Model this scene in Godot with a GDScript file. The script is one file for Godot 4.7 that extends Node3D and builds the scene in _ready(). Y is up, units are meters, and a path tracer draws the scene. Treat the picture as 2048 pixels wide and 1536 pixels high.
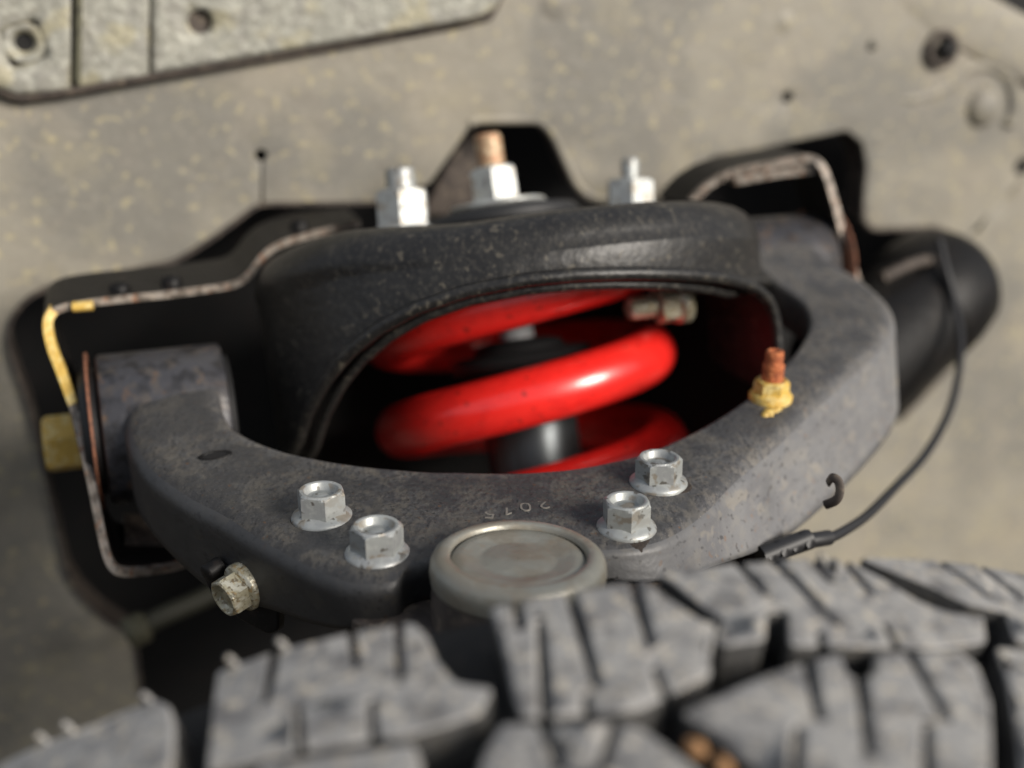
extends Node3D
# Front suspension of a truck seen over its tyre: upper control arm, shock tower with red spring, inner fender. Metres, y up.

var M := {}
var noise_pool := {}

func _ready() -> void:
	set_view()
	make_materials()
	build_fender()
	build_frame()
	build_brackets()
	build_tower()
	build_spring()
	build_shock()
	build_bump_tube()
	build_arm()
	build_ball_joint()
	build_cable()
	build_tyre()

# ---------------------------------------------------------------- camera, sky, sun, exposure
func set_view() -> void:
	var cam := Camera3D.new()
	cam.name = "camera"
	var at := CameraAttributesPhysical.new()
	at.frustum_focal_length = 36.935
	at.frustum_focus_distance = 0.462
	at.frustum_near = 0.01
	at.frustum_far = 200.0
	at.exposure_aperture = 3.0
	cam.attributes = at
	add_child(cam)
	cam.fov = 36.0
	cam.near = 0.01
	cam.far = 200.0
	cam.position = Vector3(0, 0.95, 0.46)
	cam.rotation_degrees = Vector3(-20, 0, 0)
	cam.current = true
	var sun := DirectionalLight3D.new()
	sun.name = "sun"
	sun.light_energy = 1.25
	sun.light_color = Color(1.0, 0.97, 0.93)
	sun.light_angular_distance = 24.0
	sun.shadow_enabled = true
	add_child(sun)
	sun.look_at_from_position(Vector3(0.71, 0.40, 0.56), Vector3.ZERO)
	var sky_m := ProceduralSkyMaterial.new()
	sky_m.sky_top_color = Color(0.64, 0.67, 0.72)
	sky_m.sky_horizon_color = Color(0.78, 0.8, 0.82)
	sky_m.sky_energy_multiplier = 0.9
	sky_m.ground_bottom_color = Color(0.28, 0.26, 0.23)
	sky_m.ground_horizon_color = Color(0.42, 0.4, 0.37)
	var sky := Sky.new()
	sky.sky_material = sky_m
	var e := Environment.new()
	e.background_mode = Environment.BG_SKY
	e.sky = sky
	e.tonemap_mode = Environment.TONE_MAPPER_LINEAR
	e.tonemap_exposure = 1.15
	e.sdfgi_enabled = true
	e.ssao_enabled = true
	e.ssil_enabled = true
	var we := WorldEnvironment.new()
	we.name = "world_environment"
	we.environment = e
	add_child(we)

# ---------------------------------------------------------------- nodes
func numbered(called: String, under: Node) -> String:
	if not under.has_node(called):
		return called
	var k := 1
	while under.has_node("%s_%03d" % [called, k]):
		k += 1
	return "%s_%03d" % [called, k]

func thing(called: String, label: String, category: String, at: Vector3, group := "") -> Node3D:
	var o := Node3D.new()
	o.name = numbered(called, self)
	add_child(o)
	o.position = at
	o.set_meta("label", label)
	o.set_meta("category", category)
	if group:
		o.set_meta("group", group)
	return o

# a mesh in world axes, hung under a thing or a part
func part(called: String, st: SurfaceTool, m: Material, parent: Node3D, label := "") -> MeshInstance3D:
	st.generate_normals()
	return hang(called, st.commit(), m, parent, label)

func hang(called: String, mesh: Mesh, m: Material, parent: Node3D, label := "") -> MeshInstance3D:
	var o := MeshInstance3D.new()
	o.name = numbered(called, parent)
	o.mesh = mesh
	o.material_override = m
	parent.add_child(o)
	o.global_transform = Transform3D.IDENTITY
	if label:
		o.set_meta("label", label)
	return o

func begin() -> SurfaceTool:
	var st := SurfaceTool.new()
	st.begin(Mesh.PRIMITIVE_TRIANGLES)
	return st

# ---------------------------------------------------------------- shapes
func tri(st: SurfaceTool, a: Vector3, b: Vector3, c: Vector3) -> void:
	st.add_vertex(a)
	st.add_vertex(b)
	st.add_vertex(c)

func quad(st: SurfaceTool, a: Vector3, b: Vector3, c: Vector3, d: Vector3) -> void:
	tri(st, a, b, c)
	tri(st, a, c, d)

func grid(st: SurfaceTool, rows: Array, close_ring := false, close_rows := false, smooth := 0, shades: Array = []) -> void:
	st.set_smooth_group(smooth)
	var n := rows.size()
	for i in (n if close_rows else n - 1):
		var a: PackedVector3Array = rows[i]
		var b: PackedVector3Array = rows[(i + 1) % n]
		var w := a.size()
		for j in (w if close_ring else w - 1):
			var k := (j + 1) % w
			if shades.is_empty():
				quad(st, a[j], b[j], b[k], a[k])
			else:
				var sa: PackedColorArray = shades[i]
				var sb: PackedColorArray = shades[(i + 1) % n]
				for v in [[a[j], sa[j]], [b[j], sb[j]], [b[k], sb[k]], [a[j], sa[j]], [b[k], sb[k]], [a[k], sa[k]]]:
					st.set_color(v[1])
					st.add_vertex(v[0])

func cap(st: SurfaceTool, ring: PackedVector3Array, flip := false) -> void:
	st.set_smooth_group(-1)
	var c := Vector3.ZERO
	for p in ring:
		c += p
	c /= ring.size()
	for i in ring.size():
		var a := ring[i]
		var b := ring[(i + 1) % ring.size()]
		if flip:
			tri(st, c, b, a)
		else:
			tri(st, c, a, b)

func lathe(st: SurfaceTool, profile: Array, seg: int, xf := Transform3D.IDENTITY, smooth := 0) -> void:
	var rows := []
	for p in profile:
		var ring := PackedVector3Array()
		for j in seg:
			var t := TAU * j / seg
			ring.append(xf * Vector3(sin(t) * p.x, p.y, cos(t) * p.x))
		rows.append(ring)
	grid(st, rows, true, false, smooth)

# a lathe whose profile is broken at sharp corners: each run of points is smooth in itself
func turned(st: SurfaceTool, runs: Array, seg: int, xf := Transform3D.IDENTITY) -> void:
	for k in runs.size():
		lathe(st, runs[k], seg, xf, k + 1)

func tube(st: SurfaceTool, pts: PackedVector3Array, r: float, sides := 12, ends := true, flat := 1.0, flat_dir := Vector3.UP) -> void:
	var rows := []
	var n := pts.size()
	var side := Vector3.ZERO
	for i in n:
		var d := (pts[mini(i + 1, n - 1)] - pts[maxi(i - 1, 0)]).normalized()
		if side == Vector3.ZERO:
			side = d.cross(flat_dir if absf(d.dot(flat_dir.normalized())) < 0.98 else Vector3.RIGHT).normalized()
		side = (side - d * side.dot(d)).normalized()
		var up := side.cross(d)
		var ring := PackedVector3Array()
		for j in sides:
			var t := TAU * j / sides
			ring.append(pts[i] + side * cos(t) * r + up * sin(t) * r * flat)
		rows.append(ring)
	grid(st, rows, true)
	if ends:
		cap(st, rows[0], true)
		cap(st, rows[n - 1])

func curve(pts: PackedVector3Array, per: int) -> PackedVector3Array:
	var out := PackedVector3Array()
	var n := pts.size()
	for i in n - 1:
		for k in per:
			out.append(pts[i].cubic_interpolate(pts[i + 1], pts[maxi(i - 1, 0)], pts[mini(i + 2, n - 1)], float(k) / per))
	out.append(pts[n - 1])
	return out

# rounds the corners of a polyline
func rounded(pts: PackedVector3Array, r: float, closed := false) -> PackedVector3Array:
	var out := PackedVector3Array()
	var n := pts.size()
	for i in n:
		if not closed and (i == 0 or i == n - 1):
			out.append(pts[i])
			continue
		var a := pts[(i + n - 1) % n]
		var b := pts[i]
		var c := pts[(i + 1) % n]
		var ra := minf(r, a.distance_to(b) * 0.45)
		var rc := minf(r, c.distance_to(b) * 0.45)
		var p := b + (a - b).normalized() * ra
		var q := b + (c - b).normalized() * rc
		for k in 5:
			var t := k / 4.0
			out.append(p.lerp(b, t).lerp(b.lerp(q, t), t))
	return out

func rounded2(pts: PackedVector2Array, r: float) -> PackedVector2Array:
	var v := PackedVector3Array()
	for p in pts:
		v.append(Vector3(p.x, p.y, 0))
	var out := PackedVector2Array()
	for p in rounded(v, r, true):
		out.append(Vector2(p.x, p.y))
	return out

func hex_ring(across: float, limit: float, y: float, xf: Transform3D, sides := 6) -> PackedVector3Array:
	var ring := PackedVector3Array()
	for j in sides * 8:
		var t := TAU * j / (sides * 8)
		var wedge := PI / sides
		var r := minf(across * 0.5 / cos(fposmod(t, 2 * wedge) - wedge), limit)
		ring.append(xf * Vector3(sin(t) * r, y, cos(t) * r))
	return ring

# six flats with a rounded-off top; hollow is the radius of the dish in the top
func hex_body(st: SurfaceTool, across: float, y0: float, y1: float, hollow: float, depth: float, xf: Transform3D, sides := 6) -> void:
	var big := across * 0.5 / cos(PI / sides)
	var inner := across * 0.5
	var ch := (big - inner) * 1.1
	var rows := [hex_ring(across, big, y0, xf, sides), hex_ring(across, big, y1 - ch, xf, sides), hex_ring(across, big - (big - inner) * 0.6, y1 - ch * 0.45, xf, sides), hex_ring(across, inner * 0.96, y1, xf, sides)]
	grid(st, rows, true, false, -1)
	var top := inner * 0.96
	turned(st, [[Vector2(top, y1), Vector2(hollow * 1.12, y1 + 0.0001), Vector2(hollow * 1.04, y1 - 0.0003), Vector2(hollow, y1 - depth * 0.6), Vector2(hollow * 0.86, y1 - depth)], [Vector2(hollow * 0.86, y1 - depth), Vector2(hollow * 0.5, y1 - depth * 1.05), Vector2(hollow * 0.42, y1 - depth * 0.8), Vector2(0.0001, y1 - depth * 0.78)]], 32, xf)

func inset(poly: PackedVector2Array, by: float) -> PackedVector2Array:
	var out := PackedVector2Array()
	var n := poly.size()
	var turn := -1.0 if Geometry2D.is_polygon_clockwise(poly) else 1.0
	for i in n:
		var d0 := (poly[i] - poly[(i + n - 1) % n]).normalized()
		var d1 := (poly[(i + 1) % n] - poly[i]).normalized()
		var n0 := Vector2(-d0.y, d0.x) * turn
		var n1 := Vector2(-d1.y, d1.x) * turn
		var m := (n0 + n1)
		m = n0 if m.length() < 0.2 else m.normalized()
		out.append(poly[i] + m * by / maxf(m.dot(n0), 0.55))
	return out

func split(a: Vector2, b: Vector2, c: Vector2, depth: int, longest: float, into: PackedVector2Array) -> void:
	if depth == 0 or maxf(a.distance_to(b), maxf(b.distance_to(c), c.distance_to(a))) < longest:
		into.append_array([a, b, c])
		return
	# halve the longest edge
	var ab := a.distance_to(b)
	var bc := b.distance_to(c)
	var ca := c.distance_to(a)
	if ab >= bc and ab >= ca:
		var m := (a + b) * 0.5
		split(a, m, c, depth - 1, longest, into)
		split(m, b, c, depth - 1, longest, into)
	elif bc >= ca:
		var m := (b + c) * 0.5
		split(a, b, m, depth - 1, longest, into)
		split(a, m, c, depth - 1, longest, into)
	else:
		var m := (c + a) * 0.5
		split(a, b, m, depth - 1, longest, into)
		split(m, b, c, depth - 1, longest, into)

# joins a hole to the outline by a seam without width
func bridged(outer: PackedVector2Array, hole: PackedVector2Array) -> PackedVector2Array:
	var bi := 0
	var bj := 0
	var least := 1e9
	for i in outer.size():
		for j in hole.size():
			if outer[i].distance_squared_to(hole[j]) < least:
				least = outer[i].distance_squared_to(hole[j])
				bi = i
				bj = j
	var out := outer.slice(0, bi + 1)
	for k in hole.size() + 1:
		out.append(hole[(bj - k + hole.size()) % hole.size()])
	out.append_array(outer.slice(bi))
	return out

# a plate with that outline: its face at height 0 with a bevelled edge, its back at -thick; place() turns (point, height) into a place
func plate(st: SurfaceTool, poly: PackedVector2Array, thick: float, bevel: float, place: Callable, longest := 0.05, back := true, holes: Array = [], side_tint := 1.0) -> void:
	if Geometry2D.is_polygon_clockwise(poly):
		poly.reverse()
	var index := PackedInt32Array()
	var whole := PackedVector2Array()
	var loops := []
	while true:
		loops = [[poly, inset(poly, bevel) if bevel > 0.0 else poly]]
		whole = loops[0][1]
		for h in holes:
			var ring: PackedVector2Array = h
			if Geometry2D.is_polygon_clockwise(ring):
				ring.reverse()
			var wide := inset(ring, -bevel) if bevel > 0.0 else ring
			loops.append([ring, wide])
			whole = bridged(whole, wide)
		index = Geometry2D.triangulate_polygon(whole)
		if index.size() or bevel == 0.0:
			break
		bevel = bevel * 0.5 if bevel > 0.0002 else 0.0
	if index.is_empty():
		print("plate without a face")
	st.set_color(Color.WHITE)
	var pieces := PackedVector2Array()
	for k in range(0, index.size(), 3):
		split(whole[index[k]], whole[index[k + 1]], whole[index[k + 2]], 12, longest, pieces)
	for height in ([0.0, -thick] if back else [0.0]):
		st.set_smooth_group(1 if height == 0.0 else 2)
		for k in range(0, pieces.size(), 3):
			var a: Vector3 = place.call(pieces[k], height)
			var b: Vector3 = place.call(pieces[k + 1], height)
			var c: Vector3 = place.call(pieces[k + 2], height)
			if height == 0.0:
				tri(st, a, c, b)
			else:
				tri(st, a, b, c)
	for l in loops.size():
		var edge: PackedVector2Array = loops[l][0]
		var face: PackedVector2Array = loops[l][1]
		var n := edge.size()
		for q in n:
			var i := q
			var j := (q + 1) % n
			if l > 0:
				i = (q + 1) % n
				j = q
			var f0: Vector3 = place.call(face[i], 0.0)
			var f1: Vector3 = place.call(face[j], 0.0)
			var m0: Vector3 = place.call(edge[i].lerp(face[i], 0.3), -bevel * 0.3)
			var m1: Vector3 = place.call(edge[j].lerp(face[j], 0.3), -bevel * 0.3)
			var e0: Vector3 = place.call(edge[i], -bevel)
			var e1: Vector3 = place.call(edge[j], -bevel)
			var b0: Vector3 = place.call(edge[i], -thick)
			var b1: Vector3 = place.call(edge[j], -thick)
			st.set_smooth_group(1)
			if bevel > 0.0:
				quad(st, f0, f1, m1, m0)
				quad(st, m0, m1, e1, e0)
			st.set_smooth_group(3)
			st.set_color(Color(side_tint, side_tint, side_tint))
			quad(st, e0, e1, b1, b0)
			st.set_color(Color.WHITE)

func disc(c: Vector2, r: float, n := 16) -> PackedVector2Array:
	var out := PackedVector2Array()
	for k in n:
		out.append(c + Vector2.from_angle(TAU * k / n) * r)
	return out

# a bent strip of sheet metal: its front edge along pts, reaching back by reach, thick towards side
func strip(st: SurfaceTool, pts: PackedVector3Array, reach: Vector3, thick: float) -> void:
	var rows := []
	var n := pts.size()
	for i in n:
		var d := (pts[mini(i + 1, n - 1)] - pts[maxi(i - 1, 0)]).normalized()
		var off := d.cross(reach.normalized()).normalized() * thick
		rows.append(PackedVector3Array([pts[i], pts[i] + reach, pts[i] + reach + off, pts[i] + off]))
	for face in 4:
		var two := []
		for r in rows:
			two.append(PackedVector3Array([r[face], r[(face + 1) % 4]]))
		grid(st, two, false, false, face + 1)
	cap(st, rows[0], true)
	cap(st, rows[n - 1])

# the same line moved out from the wall and to the outer side of the sheet
func lifted(pts: PackedVector3Array, out: float, aside: float) -> PackedVector3Array:
	var moved := PackedVector3Array()
	var n := pts.size()
	for i in n:
		var d := (pts[mini(i + 1, n - 1)] - pts[maxi(i - 1, 0)]).normalized()
		moved.append(pts[i] + WALL_N * out + d.cross(-WALL_N).normalized() * aside)
	return moved

func frame_y(y: Vector3, at: Vector3, hint := Vector3(0, 0, 1)) -> Transform3D:
	y = y.normalized()
	var x := y.cross(hint).normalized()
	return Transform3D(Basis(x, y, x.cross(y)), at)

# ---------------------------------------------------------------- materials
func field(freq: float, s: int, octaves := 3, size := 512, stretch := 1) -> PackedByteArray:
	var key := "%s %s %s %s %s" % [freq, s, octaves, size, stretch]
	if not noise_pool.has(key):
		var f := FastNoiseLite.new()
		f.seed = s
		f.frequency = freq
		f.noise_type = FastNoiseLite.TYPE_SIMPLEX_SMOOTH
		f.fractal_octaves = octaves
		var im := f.get_seamless_image(size, size / stretch)
		im.convert(Image.FORMAT_L8)
		if stretch > 1:
			im.resize(size, size)
		noise_pool[key] = im.get_data()
	return noise_pool[key]

# layers: [frequency, seed, octaves, low, high, colour, strength(, stretch)]
func painted(base: Color, layers: Array, size := 512) -> ImageTexture:
	var n := size * size
	var r := PackedFloat32Array()
	var g := PackedFloat32Array()
	var b := PackedFloat32Array()
	r.resize(n)
	g.resize(n)
	b.resize(n)
	r.fill(base.r)
	g.fill(base.g)
	b.fill(base.b)
	for l in layers:
		var f := field(l[0], l[1], l[2], size, l[7] if l.size() > 7 else 1)
		var lo: float = l[3] * 255.0
		var span: float = (l[4] - l[3]) * 255.0
		var c: Color = l[5]
		var s: float = l[6]
		var table := PackedFloat32Array()
		for v in 256:
			var t := clampf((v - lo) / span, 0.0, 1.0)
			table.append(t * t * (3.0 - 2.0 * t) * s)
		for i in n:
			var t := table[f[i]]
			if t > 0.0:
				r[i] += (c.r - r[i]) * t
				g[i] += (c.g - g[i]) * t
				b[i] += (c.b - b[i]) * t
	var bytes := PackedByteArray()
	bytes.resize(n * 3)
	for i in n:
		bytes[i * 3] = clampi(int(r[i] * 255.0), 0, 255)
		bytes[i * 3 + 1] = clampi(int(g[i] * 255.0), 0, 255)
		bytes[i * 3 + 2] = clampi(int(b[i] * 255.0), 0, 255)
	return ImageTexture.create_from_image(Image.create_from_data(size, size, false, Image.FORMAT_RGB8, bytes))

func grain(freq: float, s: int, strength: float) -> ImageTexture:
	var f := FastNoiseLite.new()
	f.seed = s
	f.frequency = freq
	f.fractal_octaves = 4
	var im := f.get_seamless_image(512, 512)
	im.convert(Image.FORMAT_RGBA8)
	im.bump_map_to_normal_map(strength)
	return ImageTexture.create_from_image(im)

func coat(called: String, tex: Texture2D, per_metre: float, rough: float, metal := 0.0, bumps: Texture2D = null, bump := 0.5) -> StandardMaterial3D:
	var m := StandardMaterial3D.new()
	m.resource_name = called
	m.albedo_texture = tex
	m.roughness = rough
	m.metallic = metal
	m.uv1_triplanar = true
	m.uv1_scale = Vector3.ONE * per_metre
	m.uv1_triplanar_sharpness = 4.0
	if bumps:
		m.normal_enabled = true
		m.normal_texture = bumps
		m.normal_scale = bump
	M[called] = m
	return m

func plain(called: String, c: Color, rough: float, metal := 0.0) -> StandardMaterial3D:
	var m := StandardMaterial3D.new()
	m.resource_name = called
	m.albedo_color = c
	m.roughness = rough
	m.metallic = metal
	M[called] = m
	return m

func c8(r: int, g: int, b: int) -> Color:
	return Color8(r, g, b)

func make_materials() -> void:
	var fine := grain(0.05, 7, 6.0)
	var coarse := grain(0.02, 11, 8.0)
	var dust := c8(120, 112, 100)
	coat("fender", painted(c8(140, 135, 123), [[0.004, 1, 3, 0.4, 0.7, c8(112, 110, 104), 0.75], [0.009, 8, 3, 0.5, 0.85, c8(150, 142, 127), 0.5], [0.012, 2, 4, 0.6, 0.85, c8(152, 144, 120), 0.4], [0.02, 4, 4, 0.55, 0.85, c8(122, 117, 108), 0.35], [0.08, 3, 4, 0.68, 0.8, c8(184, 172, 132), 0.6], [0.14, 5, 3, 0.5, 0.9, c8(156, 149, 135), 0.4], [0.2, 6, 2, 0.6, 0.9, c8(114, 109, 100), 0.35]]), 2.3, 0.6, 0.0, fine, 0.08)
	coat("galvanised", painted(c8(150, 149, 139), [[0.02, 21, 4, 0.45, 0.75, c8(142, 140, 132), 0.7], [0.05, 22, 3, 0.5, 0.75, c8(182, 181, 170), 0.6], [0.012, 23, 3, 0.55, 0.8, c8(170, 160, 125), 0.5], [0.09, 24, 3, 0.6, 0.8, c8(120, 116, 105), 0.5]]), 4.5, 0.6, 0.15, fine, 0.3)
	coat("brown_edge", painted(c8(74, 66, 60), [[0.03, 31, 3, 0.4, 0.7, c8(52, 45, 42), 0.8], [0.05, 32, 3, 0.55, 0.8, c8(120, 108, 92), 0.6]]), 5.0, 0.7)
	var arm_tex := painted(c8(128, 127, 126), [[0.012, 41, 4, 0.35, 0.7, c8(108, 107, 109), 0.8], [0.03, 42, 4, 0.48, 0.72, c8(150, 142, 130), 0.6], [0.05, 43, 3, 0.5, 0.75, c8(160, 153, 142), 0.5, 3], [0.10, 44, 4, 0.54, 0.7, c8(84, 83, 84), 0.55, 2], [0.25, 48, 2, 0.55, 0.75, c8(100, 99, 100), 0.35, 2], [0.007, 49, 4, 0.45, 0.65, c8(92, 92, 94), 0.7], [0.009, 50, 4, 0.6, 0.75, c8(150, 143, 131), 0.35], [0.3, 45, 2, 0.76, 0.86, c8(215, 208, 196), 0.8], [0.09, 47, 2, 0.82, 0.86, c8(40, 39, 40), 0.7], [0.06, 46, 2, 0.86, 0.9, c8(170, 116, 76), 0.6]])
	var a := coat("arm_paint", arm_tex, 8.0, 0.5, 0.0, fine, 0.22)
	var side_tex := painted(c8(131, 131, 132), [[0.008, 241, 4, 0.4, 0.75, c8(114, 114, 117), 0.7], [0.02, 242, 4, 0.55, 0.8, c8(146, 143, 138), 0.5], [0.05, 243, 3, 0.74, 0.82, c8(66, 65, 66), 0.7], [0.04, 246, 2, 0.84, 0.88, c8(140, 112, 92), 0.6], [0.25, 244, 2, 0.7, 0.85, c8(156, 154, 150), 0.4], [0.015, 245, 4, 0.68, 0.8, c8(168, 160, 146), 0.5]])
	coat("arm_side", side_tex, 7.0, 0.48, 0.0, fine, 0.12).vertex_color_use_as_albedo = true
	a.vertex_color_use_as_albedo = true
	coat("black_paint", painted(c8(17, 16, 16), [[0.02, 51, 4, 0.45, 0.75, c8(14, 13, 13), 0.8], [0.03, 52, 4, 0.62, 0.82, c8(48, 40, 34), 0.5], [0.2, 53, 2, 0.76, 0.86, c8(90, 80, 70), 0.4]]), 5.0, 0.5, 0.0, fine, 0.12)
	M.black_paint.metallic_specular = 0.35
	coat("tower_paint", painted(c8(30, 29, 28), [[0.012, 61, 4, 0.4, 0.75, c8(19, 18, 18), 0.8], [0.1, 62, 4, 0.5, 0.8, c8(78, 74, 66), 0.45], [0.05, 63, 3, 0.74, 0.84, c8(122, 114, 98), 0.5], [0.25, 64, 2, 0.72, 0.88, c8(112, 106, 96), 0.45]]), 5.0, 0.44, 0.0, fine, 0.12)
	coat("worn_edge", painted(c8(146, 138, 129), [[0.03, 71, 4, 0.45, 0.7, c8(78, 70, 62), 0.8], [0.05, 72, 3, 0.55, 0.8, c8(165, 152, 138), 0.6], [0.04, 73, 3, 0.66, 0.8, c8(140, 88, 58), 0.6]]), 9.0, 0.5, 0.3)
	coat("zinc", painted(c8(168, 171, 169), [[0.006, 81, 3, 0.45, 0.7, c8(156, 158, 158), 0.7], [0.03, 82, 4, 0.5, 0.8, c8(186, 188, 184), 0.5], [0.012, 83, 4, 0.6, 0.75, c8(132, 118, 100), 0.6], [0.02, 84, 4, 0.72, 0.8, c8(66, 60, 52), 0.6]]), 14.0, 0.46, 0.45, fine, 0.08)
	coat("dirty_zinc", painted(c8(176, 170, 146), [[0.02, 85, 4, 0.5, 0.7, c8(206, 204, 190), 0.8], [0.05, 86, 4, 0.58, 0.78, c8(88, 74, 54), 0.7], [0.03, 87, 4, 0.62, 0.8, c8(160, 128, 80), 0.6]]), 16.0, 0.4, 0.4, fine, 0.3)
	coat("rust", painted(c8(172, 96, 56), [[0.03, 91, 4, 0.4, 0.7, c8(128, 66, 42), 0.7], [0.06, 92, 3, 0.55, 0.8, c8(206, 134, 84), 0.7]]), 14.0, 0.85, 0.0, fine, 0.7)
	coat("dull_rust", painted(c8(128, 82, 60), [[0.03, 191, 4, 0.4, 0.7, c8(84, 54, 42), 0.8], [0.06, 192, 3, 0.55, 0.8, c8(164, 118, 84), 0.6]]), 14.0, 0.7)
	coat("yellow_paint", painted(c8(208, 172, 84), [[0.02, 95, 4, 0.45, 0.75, c8(222, 204, 146), 0.8], [0.05, 96, 3, 0.6, 0.82, c8(150, 116, 66), 0.6]]), 16.0, 0.55, 0.0, fine, 0.3)
	coat("cap_steel", painted(c8(150, 149, 140), [[0.012, 101, 4, 0.45, 0.75, c8(140, 131, 116), 0.6], [0.03, 102, 4, 0.55, 0.8, c8(166, 163, 151), 0.4], [0.05, 103, 3, 0.7, 0.85, c8(150, 126, 104), 0.25]]), 6.0, 0.42, 0.4, fine, 0.1)
	coat("rubber", painted(c8(143, 142, 140), [[0.012, 111, 4, 0.4, 0.75, c8(122, 121, 120), 0.7], [0.03, 112, 4, 0.5, 0.75, c8(166, 163, 157), 0.6], [0.05, 113, 3, 0.66, 0.8, c8(196, 184, 162), 0.7], [0.02, 114, 4, 0.58, 0.75, c8(84, 83, 83), 0.6], [0.09, 116, 3, 0.6, 0.8, c8(112, 110, 108), 0.5]]), 7.0, 0.7, 0.0, coarse, 0.25)
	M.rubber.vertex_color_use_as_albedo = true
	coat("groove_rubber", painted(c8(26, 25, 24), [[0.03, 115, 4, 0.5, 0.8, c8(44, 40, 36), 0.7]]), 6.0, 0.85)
	coat("stone", painted(c8(150, 112, 76), [[0.05, 117, 3, 0.5, 0.8, c8(186, 150, 110), 0.7]]), 20.0, 0.85, 0.0, fine, 0.6)
	var red := coat("red_paint", painted(c8(234, 40, 34), [[0.02, 151, 4, 0.5, 0.85, c8(214, 34, 32), 0.6], [0.2, 152, 2, 0.78, 0.86, c8(226, 120, 104), 0.5], [0.03, 153, 4, 0.78, 0.86, c8(120, 30, 24), 0.6]]), 8.0, 0.34)
	red.clearcoat_enabled = true
	red.clearcoat = 0.8
	red.clearcoat_roughness = 0.16
	coat("grime_shade", painted(c8(44, 36, 30), [[0.05, 161, 4, 0.45, 0.75, c8(30, 25, 22), 0.8], [0.12, 162, 3, 0.6, 0.8, c8(84, 72, 60), 0.6]]), 14.0, 0.8, 0.0, fine, 0.4)
	plain("dark_rubber", c8(30, 30, 31), 0.55)
	plain("black_plastic", c8(34, 34, 36), 0.5)
	plain("bright_steel", c8(206, 208, 210), 0.3, 0.3)
	plain("grey_steel", c8(88, 92, 94), 0.35, 0.7)
	coat("stem", painted(c8(172, 146, 116), [[0.03, 141, 4, 0.5, 0.7, c8(164, 106, 72), 0.8], [0.03, 142, 3, 0.55, 0.8, c8(218, 200, 168), 0.7]]), 12.0, 0.5, 0.2)
	plain("stamp", c8(128, 124, 117), 0.5, 0.2)
	coat("sleeve_paint", painted(c8(62, 62, 66), [[0.02, 131, 4, 0.45, 0.75, c8(34, 33, 34), 0.8], [0.03, 132, 4, 0.58, 0.8, c8(86, 78, 70), 0.6], [0.03, 133, 4, 0.7, 0.82, c8(120, 88, 62), 0.5]]), 6.0, 0.4, 0.1, fine, 0.2)
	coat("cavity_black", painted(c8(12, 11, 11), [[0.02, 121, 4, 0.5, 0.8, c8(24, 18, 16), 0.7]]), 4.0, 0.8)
	coat("dusty_pipe", painted(c8(92, 90, 72), [[0.03, 123, 4, 0.5, 0.8, c8(60, 58, 48), 0.7]]), 8.0, 0.7)
	plain("dim_pipe", c8(58, 58, 48), 0.6)

# ---------------------------------------------------------------- inner fender and its reinforcement
const WALL_T := Vector3(0.9455, 0.0000, -0.3256)
const WALL_N := Vector3(0.3256, 0.0000, 0.9455)
const WALL_O := Vector3(0.0000, 0.8061, -0.2698)

func wall(p: Vector2, out: float) -> Vector3:
	# the pressed sheet swells a little
	var swell := 0.004 * sin(p.x * 9.0 + 0.6) + 0.003 * sin(p.y * 13.0)
	return WALL_O + WALL_T * p.x + Vector3.UP * p.y + WALL_N * (out + swell)

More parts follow.
